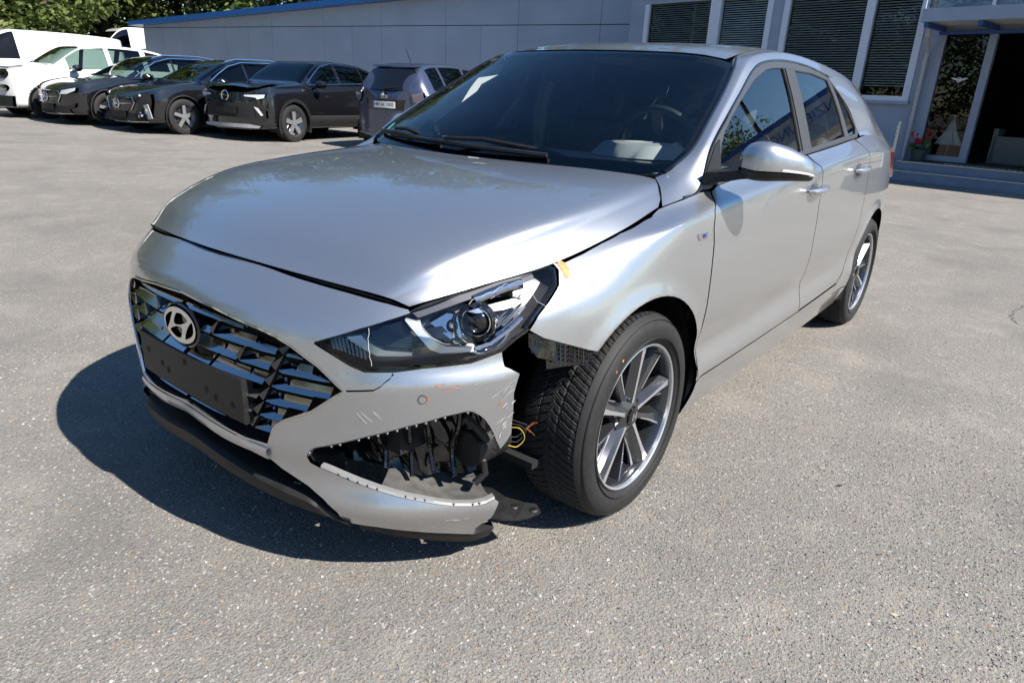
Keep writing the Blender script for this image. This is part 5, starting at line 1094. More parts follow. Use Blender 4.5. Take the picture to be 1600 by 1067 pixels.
# flower pot and folded parasol at the door
pt = tag(empty('flower_pot', W3(.16, .335, -.72)), 'green pot of red geraniums on the top step', 'flower pot'); pb = Vector(pt.location); PI_ = Matrix.Translation(-pb)
q = MB(); q.lathe([(.0, 0), (.12, 0), (.155, .22), (.165, .23), (.15, .235), (.0, .21)], tuple(pb), 'z', 24); o = q.build('pot', mat('pot_green', (.03, .06, .05), .4), pt); o.data.transform(PI_)
for nm, m_, cnt, sz, zr in (('leaves', mat('geranium_leaf', (.05, .10, .03), .6), 90, .035, (.20, .42)), ('blooms', M['red'], 80, .022, (.34, .52))):
    q = MB()
    cl = [(random.uniform(-.16, .18), random.uniform(-.1, .1), random.uniform(*zr)) for _ in range(7)]
    for i in range(cnt):
        c0 = cl[i % 7]; p_ = pb + Vector((c0[1], c0[0], c0[2])) + Vector([random.gauss(0, .025) for _ in range(3)]); R = Euler([random.uniform(0, 6) for _ in range(3)]).to_matrix()
        q.add([p_ + R @ Vector(v) * sz for v in ((-1, -.8, 0), (1, -.8, 0), (1, .8, .2), (-1, .8, .2))], [(0, 1, 2, 3)])
    o = q.build(nm, m_, pt, False); o.data.transform(PI_)
um = empty('white_parasol', W3(.42, .36, BW - .45)); tag(um, 'folded pale parasol leaning behind the left entrance pane', 'parasol'); ub = Vector(um.location)
q = MB(); g = []
for k in range(16):
    a = 2 * math.pi * k / 16; r0 = 1.25 if k % 2 else .8; g.append([(.02 * math.cos(a), .02 * math.sin(a), .75), (.10 * r0 * math.cos(a), .10 * r0 * math.sin(a), .50), (.20 * r0 * math.cos(a) + .05, .20 * r0 * math.sin(a), .30)])
q.grid(g, closed_u=True); q.build('canopy', mat('parasol_cloth', (.55, .60, .56), .7), um); q = MB(); q.tube([(0, 0, 0), (0, 0, .85)], .012, 8); q.build('pole', M['steel'], um)

# ================================================================== shed
SA = Vector((-14.55, -33.4, 0)); SBv = Vector((-17.9, -7.6, 0)); SD = (SBv - SA); SL = SD.length; SD = SD.normalized(); SN = Vector((SD.y, -SD.x, 0))
def S3(t, z, o=0): return SA + SD * t + Vector((0, 0, z)) + SN * o
shed = tag(empty('storage_shed', S3(SL / 2, 0)), 'long blue-grey panelled shed with blue roof edge behind the parked cars', 'shed'); ShI = Matrix.Translation(-Vector(shed.location))
shed_m = mat('shed_panel', (.31, .365, .455), .45, var=.07, vscale=.9); shed_roof = mat('shed_roof_blue', (.03, .16, .46), .4)
def hbox(name, m, t0, t1, z0, z1, o0, o1, par=None, z1b=None, z0b=None):
    z1b = z1 if z1b is None else z1b; z0b = z0 if z0b is None else z0b; q = MB()
    vs = [S3(t, z, o) for t, za, zb in ((t0, z0, z1), (t1, z0b, z1b)) for z in (za, zb) for o in (o0, o1)]
    q.add(vs, [(0, 1, 3, 2), (4, 6, 7, 5), (0, 4, 5, 1), (2, 3, 7, 6), (0, 2, 6, 4), (1, 5, 7, 3)]); o = q.build(name, m, par or shed, False); o.data.transform(ShI); return o
roofz = lambda t: 3.38 + 1.25 * t / SL
hbox('wall_core', M['dark_inside'], .05, SL - .05, 0, 3.30, -5, -.05, z1b=4.5)
hbox('side_wall', shed_m, 0, .04, 0, 3.25, -5, -.06)
NPn = 9
for k in range(NPn):
    a, b = SL * k / NPn + .006, SL * (k + 1) / NPn - .006
    hbox('panel', shed_m, a, b, .05, 3.27, -.045, 0)
    hbox('upper_panel', shed_m, a, b, 3.295, roofz(a) - .02, -.045, -.004, z1b=roofz(b) - .02)
    q = MB(); q.tube([S3(b - .12, 1.5, .0), S3(b - .12, 1.5, .05), S3(b - .12, 1.62, .05), S3(b - .12, 1.62, .0)], .012, 6); o = q.build('latch', M['black_plastic'], shed); o.data.transform(ShI)
for k in range(0, NPn, 2): hbox('hinge_strip', shed_m, SL * (k + .5) / NPn - .012, SL * (k + .5) / NPn + .012, .06, 3.26, .001, .012)
hbox('roof', shed_roof, -.5, SL + .3, 3.34, 3.52, -5.2, .42, z1b=4.82, z0b=4.64)

# ================================================================== parked cars: one lofted body per car with glass, lamps and wheels
def interp(tab, x):
    if x <= tab[0][0]: return tab[0][1]
    for (a, b), (c_, d) in zip(tab, tab[1:]):
        if x <= c_: t = (x - a) / (c_ - a); t = t * t * (3 - 2 * t) if False else t; return b + (d - b) * t
    return tab[-1][1]
def smooth(tab, n=6):
    p3 = spline(tab, n); return sorted(p3)
def parked(name, label, loc, hd, sp, paint, group='cars parked in front of the shed'):
    root = tag(empty(name, (loc[0], loc[1], zg(loc[1])), math.radians(hd)), label, sp.get('cat', 'car'), group)
    xs0, xs1 = sp['rear'], sp['front']; W = sp['w'] / 2; top = smooth(sp['top']); beltz = sp['belt']; zb = sp.get('zb', .20)
    wx = (0.0, -sp['wb']); R = sp.get('R', .34); AR_ = R + .055; yo = -W + .02     # origin: front-left wheel contact -> shift body right
    nX = 120; nK = 8; grid = []; KN = []
    for i in range(nX + 1):
        tt = i / nX; tt = tt + .055 * math.sin(2 * math.pi * tt) * -1; x = xs1 + (xs0 - xs1) * tt; f = (xs1 - x); r = (x - xs0)
        uf = math.sqrt((f + .012) / .30); ur = math.sqrt((r + .012) / .30); w = (W ** -7 + uf ** -7 + ur ** -7) ** (-1 / 7); zt = interp(top, x); bz = min(beltz + sp.get('bslope', .03) * -x, zt - .035); roofw = w * (.93 if zt - bz < .12 else max(sp.get('tum', .66), .90 - (.90 - sp.get('tum', .66)) * min(1, (zt - bz) / .5)))
        hb = max(.0, min(1, (zt - bz - .05) / .4))
        sec = [(w * .80, zb), (w * .955, zb + .05), (w * .985, zb + .22), (w, zb + .42), (w * .985, bz - .10), (w * (.955 - .02 * hb), bz), (w * .5 * (.935 - .02 * hb) + roofw * .5 + .012, (bz + zt - .05 * hb) / 2 + .01), (roofw, zt - .045 - .02 * hb), (roofw * .80, zt - .006), (0, zt)]
        grid.append((x, sec))
    mats = {'body': MB(), 'glass': MB(), 'dark': MB()}
    ks = []
    for x, sec in grid:
        p3 = spline([(a, b) for a, b in sec], 4); ks.append((x, p3))
    nk = len(ks[0][1]); wr = sp['glass']
    def cls(x, k, zt_, bz_):
        kk = k / 4.0
        if zt_ - bz_ > .2 and 5.15 < kk < 6.9:
            for a, b in wr['side']:
                if b < x < a: return 'glass'
        if kk >= 7.0 or (kk >= 6.6):
            a, b = wr['front']
            if b < x < a and kk > 7.0: return 'glass'
            if wr.get('rear'):
                a, b = wr['rear']
                if b < x < a and kk > 7.0: return 'glass'
        return 'body'
    for sg in (1, -1):
        for i in range(nX):
            x0, p0 = ks[i]; x1, p1 = ks[i + 1]; xm = (x0 + x1) / 2; zt_ = interp(top, xm); bz_ = min(beltz + sp.get('bslope', .03) * -xm, zt_ - .035)
            for k in range(nk - 1):
                zc = (p0[k][1] + p1[k + 1][1]) / 2
                if k < 4.6 * 4 and any(math.hypot(xm - w_, zc - R) < AR_ for w_ in wx): continue
                c_ = cls(xm, k, zt_, bz_); pr = [(x0, sg * p0[k][0] + yo, p0[k][1]), (x1, sg * p1[k][0] + yo, p1[k][1]), (x1, sg * p1[k + 1][0] + yo, p1[k + 1][1]), (x0, sg * p0[k + 1][0] + yo, p0[k + 1][1])]
                mats[c_].add(pr, [(0, 1, 2, 3) if sg < 0 else (3, 2, 1, 0)])
    for e in (0, -1):   # close the nose and the tail
        x, p3 = ks[e]; lp = [(x, q_[0] + yo, q_[1]) for q_ in p3] + [(x, -q_[0] + yo, q_[1]) for q_ in p3[::-1][1:]]; mats['body'].add(lp, [tuple(range(len(lp)))])
    body = mats['body'].build('body', paint, root, True, 40); mats['glass'].build('windows', sp.get('glassm', dark_glass), root, True, 50)
    # chassis and dark arches
    d = MB(); d.box(((xs0 + xs1) / 2, yo, zb + .12), (xs1 - xs0 - .5, 2 * W * .86, .20)); d.box(((xs0 + xs1) / 2 - .1, yo, .55), (xs1 - xs0 - 1.0, 2 * W * .74, .5)); d.build('underbody', M['dark_inside'], root, False)
    for w_ in wx:
        for sg in (1, -1):
            a = MB(); g = []
            for k in range(21):
                t = math.radians(-25 + 230 * k / 20); g.append([(w_ + r_ * math.cos(t), sg * y_ + yo, R + r_ * math.sin(t)) for r_, y_ in ((AR_ + sp.get('clad', .012), W * 1.002), (AR_ - .004, W * 1.006), (AR_ - .006, W * .6))])
            a.grid(g); a.build('wheel_arch', M['black_plastic'], root)
            wh = MB(); yy = sg * (W - .03) + yo; wh.lathe([(R * .66, .0), (R * .70, sg * .008), (R * .86, sg * .012), (R * .97, 0), (R, -sg * .02), (R, -sg * .20)], (w_, yy, R), 'y', 40); wheel = wh.build('wheel', M['rubber'], root)
            rm = MB(); rm.lathe([(R * .66, 0), (R * .62, -sg * .03), (R * .5, -sg * .06), (.0, -sg * .06)], (w_, yy, R), 'y', 32); rm.build('rim', M['rim_dark'], wheel)
            if sg > 0:
                for k in range(sp.get('spokes', 5)):
                    t = 2 * math.pi * k / sp.get('spokes', 5) + .3; c_, s_ = math.cos(t), math.sin(t); s1 = MB(); h0, h1 = R * .10, R * sp.get('spw', .09)
                    pl = [(R * .08, -h0), (R * .64, -h1), (R * .64, h1), (R * .08, h0)]; s1.prism(pl, lambda u, v: (w_ + u * c_ - v * s_, yy - .004, R + u * s_ + v * c_), lambda u, v: (w_ + u * c_ - v * s_, yy - .03, R + u * s_ + v * c_)); s1.build('spoke', M['rim_bright'], wheel, False)
                hc = MB(); hc.lathe([(0, .004), (R * .16, .0)], (w_, yy, R), 'y', 16); hc.build('hub', M['rim_bright'], wheel)
    # left mirror
    if sp.get('mirror'):
        mx_, mz_ = sp['mirror']; b = MB(); b.tube([(mx_, W * .93 + yo, mz_ - .05), (mx_, W * 1.02 + yo, mz_ - .04)], .03, 8); g = [[(mx_ + .10 * math.cos(a) * s, W * 1.02 + yo + .02 + .2 * t, mz_ + .075 * math.sin(a) * s) for a in [2 * math.pi * j / 14 for j in range(14)]] for t, s in ((0, .3), (.1, .9), (.5, 1), (.85, .85), (1, .2))]
        b.grid(g, closed_v=True); b.build('door_mirror', M['gloss_black'], root)
    root['yo'] = 0.0; del root['yo']
    return root, yo, W
def add_poly(root, name, m, pts, fn, d=.012):
    return sheet(name, m, lambda u, v, o: fn(u, v, d + o), pts, [], .05, parent=root, thick=.06)
dark_glass = glass('parked_car_glass', (.10, .12, .12), 1.0, 1.55); clear_glass = glass('parked_car_clear_glass', (.42, .52, .48), 1.0, 1.5)
blackp = mat('black_car_paint', (.006, .006, .0075), .16, coat=1.0); bluep = mat('navy_car_paint', (.075, .085, .14), .28, .6, 1.0); whitep = mat('white_car_paint', (.58, .58, .575), .28, coat=.8)
def ell(cx, cy, rx, ry, n=20): return [(cx + rx * math.cos(2 * math.pi * k / n), cy + ry * math.sin(2 * math.pi * k / n)) for k in range(n)]
def frontmap(xf, W, yo, bow=.55):      # (u across, v up) on a bowed front face
    return lambda u, v, d: (xf + .012 + d - .30 * u * u - .10 * max(0, v - .62), u + yo, v)
def star(root, par, fn, cx, cz, r):
    q = MB(); g = []
    for k in range(33):
        a = 2 * math.pi * k / 32; g.append([fn(cx + (r + .010 * math.cos(b)) * math.cos(a), cz + (r + .010 * math.cos(b)) * math.sin(a), .03 + .010 * math.sin(b)) for b in [2 * math.pi * j / 6 for j in range(6)]])
    q.grid(g, closed_v=True)
    for k in range(3):
        a = math.pi / 2 + 2 * math.pi * k / 3; w_ = .018; q.prism([(cx + r * math.cos(a), cz + r * math.sin(a)), (cx + w_ * math.cos(a + 2.1), cz + w_ * math.sin(a + 2.1)), (cx + w_ * math.cos(a - 2.1), cz + w_ * math.sin(a - 2.1))], lambda u, v: fn(u, v, .036), lambda u, v: fn(u, v, .02))
    return q.build('star_emblem', M['chrome'], par)
saloon = dict(front=.80, rear=-3.75, w=1.82, wb=2.86, belt=.90, bslope=.02, R=.335, spokes=5, mirror=(-.78, 1.0),
  top=[(-3.75, .95), (-3.65, 1.02), (-3.2, 1.08), (-2.5, 1.36), (-1.9, 1.44), (-1.4, 1.43), (-1.05, 1.36), (-.45, 1.02), (-.2, .97), (.3, .88), (.62, .78), (.76, .68), (.80, .58)],
  glass=dict(front=(-.42, -1.12), rear=(-2.5, -3.1), side=((-.75, -1.52), (-1.60, -2.42), (-2.48, -2.75))))
saloon = dict(saloon, front=.80, top=[(-3.78, .92), (-3.7, 1.05), (-3.45, 1.2), (-2.95, 1.40), (-2.4, 1.45), (-1.7, 1.46), (-1.35, 1.42), (-1.05, 1.33), (-.42, 1.01), (-.2, .965), (.3, .875), (.60, .78), (.74, .68), (.80, .56)], glass=dict(front=(-.40, -1.18), rear=(-3.1, -3.5), side=((-.72, -1.52), (-1.60, -2.45), (-2.52, -3.1))), glassm=clear_glass)
def merc(loc, hd, label, broken):
    root, yo, W = parked('black_estate_car', label, loc, hd, saloon, blackp); fn = frontmap(.80, W, yo)
    gr_ = add_poly(root, 'grille', M['gloss_black'], [(-.44, .66), (.44, .66), (.50, .58), (.40, .44), (-.40, .44), (-.50, .58)], fn, .015)
    q = MB(); dd = [(-.44, .66), (.44, .66), (.50, .58), (.40, .44), (-.40, .44), (-.50, .58)]; dd = densify(dd, .05); q.tube([fn(u, v, .02) for u, v in dd] + [fn(*dd[0], .02)], .010, 6); q.build('grille_frame', M['chrome'], gr_)
    for s in (-1, 1): q = MB(); q.tube([fn(s * .10, .55, .03), fn(s * .42, .56, .02)], .014, 6); q.build('grille_bar', M['chrome'], gr_)
    star(root, gr_, fn, 0, .55, .088)
    add_poly(root, 'plate_holder', M['black_plastic'], [(-.26, .30), (.26, .30), (.26, .41), (-.26, .41)], fn, .03)
    add_poly(root, 'lower_intake', M['dark_inside'], [(-.70, .24), (.70, .24), (.62, .38), (-.62, .38)], fn, .012)
    q = MB(); q.tube([fn(u, .225 + .03 * u * u, .02) for u in [-.75 + 1.5 * k / 20 for k in range(21)]], .012, 6); q.build('lower_trim', M['chrome'], root)
    for s in (1, -1):
        if broken and s == 1:
            add_poly(root, 'headlight_hole', M['dark_inside'], [(.50, .68), (.62, .73), (.84, .74), (.86, .60), (.80, .36), (.60, .30), (.52, .42), (.60, .52), (.54, .60)], fn, .03)
            for k in range(9):
                u, v = .62 + random.uniform(-.08, .22), .52 + random.uniform(-.2, .2); R3 = Euler([random.uniform(0, 6) for _ in range(3)]).to_matrix(); q = MB(); q.box(fn(u, v, .05), (random.uniform(.02, .08), random.uniform(.02, .05), random.uniform(.01, .12)), R3); q.build('broken_piece', M['dark_chrome'] if k % 3 else M['primer'], root, False)
            q = MB(); q.box(fn(.80, .42, .06), (.02, .10, .26), Euler((.2, .1, .3)).to_matrix()); q.build('broken_piece', M['primer'], root, False)
        else:
            h = add_poly(root, 'headlight', M['drl'], [(s * .50, .60), (s * .54, .67), (s * .68, .70), (s * .86, .735), (s * .84, .68), (s * .66, .61)], fn, .03)
            add_poly(root, 'bumper_vent', M['dark_inside'], [(s * .58, .30), (s * .78, .36), (s * .80, .44), (s * .62, .38)], fn, .012)
    # chrome line round the side windows and silver roof rail
    q = MB(); q.tube([(-.55, yo + W * .945, .955), (-1.5, yo + W * .945, .975), (-2.6, yo + W * .945, .99), (-3.1, yo + W * .90, 1.04)], .010, 5); q.build('window_trim', M['chrome'], root)
    q = MB(); q.tube([(-.60, yo + W * .935, .985), (-.85, yo + W * .86, 1.15), (-1.15, yo + W * .77, 1.315), (-1.5, yo + W * .71, 1.405), (-2.2, yo + W * .70, 1.425), (-2.9, yo + W * .70, 1.36), (-3.25, yo + W * .75, 1.20)], .014, 6); q.build('window_trim', M['chrome'], root)
    q = MB(); q.tube([(-1.15, yo + W * .66, 1.40), (-1.4, yo + W * .655, 1.462), (-2.2, yo + W * .655, 1.49), (-3.0, yo + W * .66, 1.40)], .016, 6); q.build('roof_rail', M['chrome'], root)
    return root
merc((-5.3, -12.1), 4, 'black estate car with torn-out headlight, left of the black crossover', True)
merc((-4.8, -14.2), 3, 'black estate car with crumpled hood tip, right of the small white car', False)
# black crossover
mok = dict(front=.84, rear=-3.32, w=1.79, wb=2.56, belt=.98, bslope=.045, R=.347, spokes=5, spw=.13, clad=.055, mirror=(-.62, 1.08), zb=.23,
  top=[(-3.32, .95), (-3.25, 1.1), (-3.0, 1.32), (-2.4, 1.49), (-1.7, 1.54), (-1.2, 1.52), (-.9, 1.45), (-.35, 1.12), (-.15, 1.075), (.35, 1.03), (.65, .97), (.78, .88), (.84, .72)],
  glass=dict(front=(-.33, -.98), rear=(-2.75, -3.15), side=((-.62, -1.42), (-1.50, -2.25), (-2.30, -2.62))), glassm=clear_glass)
root, yo, W = parked('black_crossover', 'black compact crossover with buckled hood and grey wheel arch cladding', (-6.55, -10.3), 13, mok, blackp); fn = frontmap(.84, W, yo)
vis = add_poly(root, 'front_panel', M['gloss_black'], [(-.80, .88), (.80, .88), (.74, .76), (.50, .73), (-.50, .73), (-.74, .76)], fn, .014)
for s in (1, -1):
    add_poly(root, 'headlight', M['drl'], [(s * .42, .84), (s * .80, .86), (s * .78, .80), (s * .66, .77), (s * .64, .80), (s * .42, .815)], fn, .024)
    add_poly(root, 'bumper_vent', M['drl'], [(s * .60, .64), (s * .68, .62), (s * .76, .50), (s * .72, .48)], fn, .02); add_poly(root, 'fog_recess', M['dark_inside'], [(s * .62, .60), (s * .80, .58), (s * .80, .44), (s * .70, .44)], fn, .010)
q = MB(); q.tube([fn(.085 * math.cos(a), .82 + .085 * math.sin(a), .03) for a in [2 * math.pi * k / 28 for k in range(29)]], .012, 6); q.build('ring_emblem', M['chrome'], vis)
q = MB(); q.prism([(-.17, .822), (-.02, .835), (.0, .815), (.17, .818), (.02, .803), (.0, .824)], lambda u, v: fn(u, v, .036), lambda u, v: fn(u, v, .02)); q.build('bolt_emblem', M['chrome'], vis, False)
add_poly(root, 'lower_grille', M['dark_inside'], [(-.58, .70), (.58, .70), (.62, .44), (-.62, .44)], fn, .010); add_poly(root, 'plate_holder', M['black_plastic'], [(-.27, .50), (.27, .50), (.27, .62), (-.27, .62)], fn, .03)
add_poly(root, 'skid_plate', M['primer'], [(-.72, .30), (-.50, .33), (.50, .33), (.72, .30), (.66, .26), (-.66, .26)], fn, .03)
q = MB(); g = []
for k in range(21):
    u = -.72 + 1.44 * k / 20; g.append([fn(u, .985 + .012 * math.sin(u * 9), .05), fn(u, 1.03 + .02 * math.sin(u * 7 + 1), -.10), fn(u, 1.035 + .012 * math.sin(u * 11), -.28), fn(u, 1.03, -.45)])
q.grid(g); q.build('buckled_hood', blackp, root)
q = MB(); q.tube([(-.45, yo + W * .955, 1.06), (-1.4, yo + W * .95, 1.10), (-2.3, yo + W * .945, 1.14), (-2.62, yo + W * .90, 1.20)], .011, 5); q.build('window_trim', M['chrome'], root)
q = MB(); q.tube([(-.42, yo + W * .945, 1.085), (-.70, yo + W * .86, 1.27), (-.98, yo + W * .78, 1.42), (-1.4, yo + W * .725, 1.50), (-2.2, yo + W * .715, 1.475), (-2.62, yo + W * .80, 1.33), (-2.80, yo + W * .87, 1.20)], .014, 5); q.build('window_trim', M['chrome'], root)
q = MB(); q.grid([[(x, yo + W * a, z) for a, z in ((.985, .50), (1.012, .46), (1.012, .36), (.97, .27))] for x in [-.42 - 1.72 * k / 12 for k in range(13)]]); q.build('sill_cladding', M['black_plastic'], root)
# dark small hatchback seen from behind
tail_clear = mat('tail_clear', (.10, .08, .10), .15, coat=1)
zoe = dict(tum=.60, front=.80, rear=-3.24, w=1.73, wb=2.59, belt=.98, bslope=.02, R=.32, zb=.24, mirror=(-.7, 1.05),
  top=[(-3.24, .78), (-3.22, .98), (-3.12, 1.18), (-2.98, 1.36), (-2.80, 1.48), (-2.4, 1.545), (-1.6, 1.56), (-1.0, 1.48), (-.35, 1.15), (.1, 1.02), (.5, .92), (.74, .78), (.80, .6)],
  glass=dict(front=(-.35, -1.02), side=((-.75, -1.55), (-1.63, -2.35), (-2.42, -2.78))))
hdz = 190; rr_ = math.radians(hdz); zx, zy = -7.0, -8.25
root, yo, W = parked('dark_blue_hatchback', 'dark blue electric hatchback showing its tail and number plate', (zx + 3.24 * math.cos(rr_) - .82 * math.sin(rr_), zy + 3.24 * math.sin(rr_) + .82 * math.cos(rr_)), hdz, zoe, bluep)
bkx = lambda u, v, d: (-3.245 - d + .30 * u * u + (.62 * (v - 1.0) if v > 1.0 else 0.0) + .03 * max(0, .5 - v), yo - u, v)
add_poly(root, 'rear_window', M['gloss_black'], [(-.42, 1.42), (.42, 1.42), (.52, 1.36), (.60, 1.24), (.58, 1.12), (.46, 1.06), (-.46, 1.06), (-.58, 1.12), (-.60, 1.24), (-.52, 1.36)], bkx, .02)
q = MB(); q.grid([[bkx(u, 1.50, -.10), bkx(u, 1.485, .05), bkx(u, 1.455, .045)] for u in [-.50 + 1.0 * k / 12 for k in range(13)]]); q.build('roof_spoiler', bluep, root)
q = MB(); q.tube([bkx(0, 1.09, .03), bkx(.15, 1.10, .03), bkx(.34, 1.115, .025)], [.016, .010, .006], 6); q.build('rear_wiper', M['black_plastic'], root)
npl = add_poly(root, 'number_plate', M['white'], [(-.26, .755), (.26, .755), (.26, .865), (-.26, .865)], bkx, .030); add_poly(root, 'plate_band', mat('plate_blue', (.01, .09, .48), .4), [(-.26, .756), (-.22, .756), (-.22, .864), (-.26, .864)], bkx, .032)
def backframe(v, d): o_ = Vector(bkx(0.02, v, d)); return frame(o_, (0, -1, 0), (0, 0, 1))
text('plate_text', 'HH AF 500E', .085, M['gloss_black'], root, backframe(.810, .033), .001); text('model_letters', 'ZOE', .085, M['chrome'], root, backframe(.945, .022), .003)
add_poly(root, 'tailgate_recess', M['gloss_black'], [(-.40, .72), (.40, .72), (.44, .90), (-.44, .90)], bkx, .008)
for s in (1, -1): add_poly(root, 'tail_lamp', tail_clear, [(s * .56, 1.0), (s * .74, 1.04), (s * .78, .92), (s * .66, .84), (s * .58, .90)], bkx, .030)
q = MB(); q.prism([(0, 1.045), (.03, 1.0), (0, .955), (-.03, 1.0)], lambda u, v: bkx(u, v, .03), lambda u, v: bkx(u, v, .0)); q.build('diamond_emblem', M['chrome'], root, False)
q = MB(); q.tube([(-2.45, yo, 1.55), (-2.60, yo, 1.78)], .006, 6); q.build('antenna', M['black_plastic'], root)
# small white car
fiat = dict(front=.80, rear=-3.45, w=1.80, wb=2.57, belt=1.0, bslope=.02, R=.33, zb=.22, mirror=(-.62, 1.08),
  top=[(-3.45, .95), (-3.38, 1.15), (-3.1, 1.42), (-2.5, 1.58), (-1.7, 1.62), (-1.1, 1.58), (-.8, 1.50), (-.25, 1.16), (0, 1.10), (.4, 1.05), (.66, .97), (.77, .85), (.80, .65)],
  glass=dict(front=(-.25, -.92), rear=(-3.0, -3.3), side=((-.55, -1.42), (-1.50, -2.25), (-2.35, -2.85))), glassm=clear_glass)
root, yo, W = parked('white_small_car', 'small white car with round headlights behind the black estate cars', (-4.35, -16.2), 2, fiat, whitep); fn = frontmap(.80, W, yo, .5)
for s in (1, -1):
    h = add_poly(root, 'headlight', M['dark_chrome'], ell(s * .60, .90, .135, .10), fn, .03); add_poly(root, 'lamp_core', M['gloss_black'], ell(s * .60, .90, .06, .045), fn, .036); add_poly(root, 'fog_lamp', M['dark_chrome'], ell(s * .62, .62, .10, .065), fn, .045)
add_poly(root, 'upper_grille', M['dark_inside'], [(-.26, .70), (.26, .70), (.24, .665), (-.24, .665)], fn, .03); add_poly(root, 'nose_emblem', M['dark_chrome'], [(-.26, .83), (.26, .83), (.24, .77), (-.24, .77)], fn, .03); add_poly(root, 'plate_holder', M['black_plastic'], [(-.25, .49), (.25, .49), (.25, .59), (-.25, .59)], fn, .05)
add_poly(root, 'lower_bumper', M['black_plastic'], [(-.80, .46), (.80, .46), (.78, .24), (-.78, .24)], fn, .03)
q = MB(); q.tube([fn(u, 1.02 + .03 * math.cos(u * 2.2), -.015) for u in [-.72 + 1.44 * k / 20 for k in range(21)]], .010, 5); q.build('hood_gap', M['dark_inside'], root)
# one more dark car in the row, glimpsed through the hatchback's glass
root, yo, W = parked('dark_estate_car', 'dark estate car glimpsed only through the windshield of the silver hatchback', (-10.6, -9.1), 8, dict(saloon), blackp)
# white van beside it and a high-roof van behind the shed corner
van = dict(front=.90, rear=-4.2, w=2.0, wb=3.3, belt=1.12, bslope=0.0, R=.34, zb=.22, mirror=(-.55, 1.18), cat='van',
  top=[(-4.2, 1.75), (-4.1, 1.86), (-3.0, 1.91), (-1.6, 1.90), (-1.15, 1.84), (-.25, 1.36), (.1, 1.22), (.5, 1.12), (.78, .98), (.90, .72)],
  glass=dict(front=(-.12, -1.05), side=((-.42, -1.38),)))
parked('white_panel_van', 'long white panel van at the left edge behind the small white car', (-3.7, -19.6), 1, van, whitep, 'vans parked by the trees')
van2 = dict(van, belt=1.35, mirror=(-.55, 1.45), top=[(-4.6, 2.5), (-4.5, 2.75), (-3.0, 2.86), (-1.6, 2.84), (-1.0, 2.68), (-.25, 1.95), (.1, 1.60), (.5, 1.42), (.78, 1.22), (.90, .8)], rear=-4.6, glass=dict(front=(-.12, -.95), side=((-.40, -1.45),)))
parked('high_roof_van', 'white high-roof van showing its roof beyond the left end of the shed', (-13.2, -34.9), 0, van2, whitep, 'vans parked by the trees')

# ================================================================== trees
def leaf_mat(name, c0, c1):
    m, n, l = nodes(name); b = n['Principled BSDF']; oi = n.new('ShaderNodeNewGeometry'); r = n.new('ShaderNodeValToRGB'); r.color_ramp.elements[0].color = (*c0, 1); r.color_ramp.elements[1].color = (*c1, 1)
    l.new(oi.outputs['Random Per Island'], r.inputs[0]); l.new(r.outputs[0], b.inputs['Base Color']); b.inputs['Roughness'].default_value = .55; b.inputs['Specular IOR Level'].default_value = .3
    t = n.new('ShaderNodeBsdfTranslucent'); l.new(r.outputs[0], t.inputs[0]); x = n.new('ShaderNodeMixShader'); x.inputs[0].default_value = .28; l.new(b.outputs[0], x.inputs[1]); l.new(t.outputs[0], x.inputs[2]); l.new(x.outputs[0], n['Material Output'].inputs[0]); return m
leafs = [leaf_mat('leaf_dark', (.035, .060, .018), (.10, .135, .038)), leaf_mat('leaf_mid', (.055, .090, .022), (.15, .185, .050)), leaf_mat('leaf_light', (.060, .085, .022), (.17, .185, .060))]
bark = mat('bark', (.10, .08, .06), .9, var=.3, vscale=6, bump=.6, bscale=20)
def tree_proto(seed, H_, R_, lm):
    rg_ = random.Random(seed); tr_ = MB(); tips = []
    base = Vector((0, 0, 0)); topv = Vector((rg_.uniform(-.4, .4), rg_.uniform(-.4, .4), H_ * .78)); tr_.tube([base, topv * .4 + Vector((.1, 0, 0)), topv], [.26, .19, .06], 8)
    for i in range(22):
        t = .07 + .88 * i / 22; p0 = topv * t; a = i * 2.4 + rg_.uniform(-.4, .4); L_ = R_ * (1.05 - .5 * abs(t - .45)) * rg_.uniform(.7, 1.05); p1 = p0 + Vector((math.cos(a) * L_, math.sin(a) * L_, L_ * rg_.uniform(.15, .6)))
        tr_.tube([p0, p0.lerp(p1, .5) + Vector((0, 0, .15)), p1], [.08, .05, .02], 5); tips += [p1, p0.lerp(p1, .6), p0.lerp(p1, .8)]
    tips.append(topv); cm = MB()
    for tip in tips:
        for c in range(3):
            cc = tip + Vector((rg_.gauss(0, .55), rg_.gauss(0, .55), rg_.gauss(0, .5))); rad = rg_.uniform(.45, .95)
            for k in range(56):
                d = Vector((rg_.gauss(0, 1), rg_.gauss(0, 1), rg_.gauss(0, .8))); d = d.normalized() * rad * rg_.uniform(.35, 1.0) ** .5; p = cc + d; s = rg_.uniform(.08, .17); R = Euler((rg_.uniform(-1, 1), rg_.uniform(-1, 1), rg_.uniform(0, 6.3))).to_matrix()
                b = len(cm.v); cm.v += [tuple(p + R @ Vector(v) * s) for v in ((-1, 0, 0), (0, -.55, .1), (1, 0, 0), (0, .55, .1))]; cm.f.append((b, b + 1, b + 2, b + 3))
    r = empty('broadleaf_tree'); tr_.build('trunk', bark, r); cm.build('crown', lm, r, False, recalc=False); return r
protos = [tree_proto(1, 12, 3.4, leafs[0]), tree_proto(5, 13, 3.8, leafs[1]), tree_proto(9, 11, 3.3, leafs[2])]
used = [False] * 3
ORD = ['first', 'second', 'third', 'fourth', 'fifth', 'sixth', 'seventh', 'eighth', 'ninth', 'tenth', 'eleventh', 'twelfth', 'thirteenth', 'fourteenth', 'fifteenth', 'sixteenth', 'seventeenth', 'eighteenth', 'nineteenth', 'twentieth']
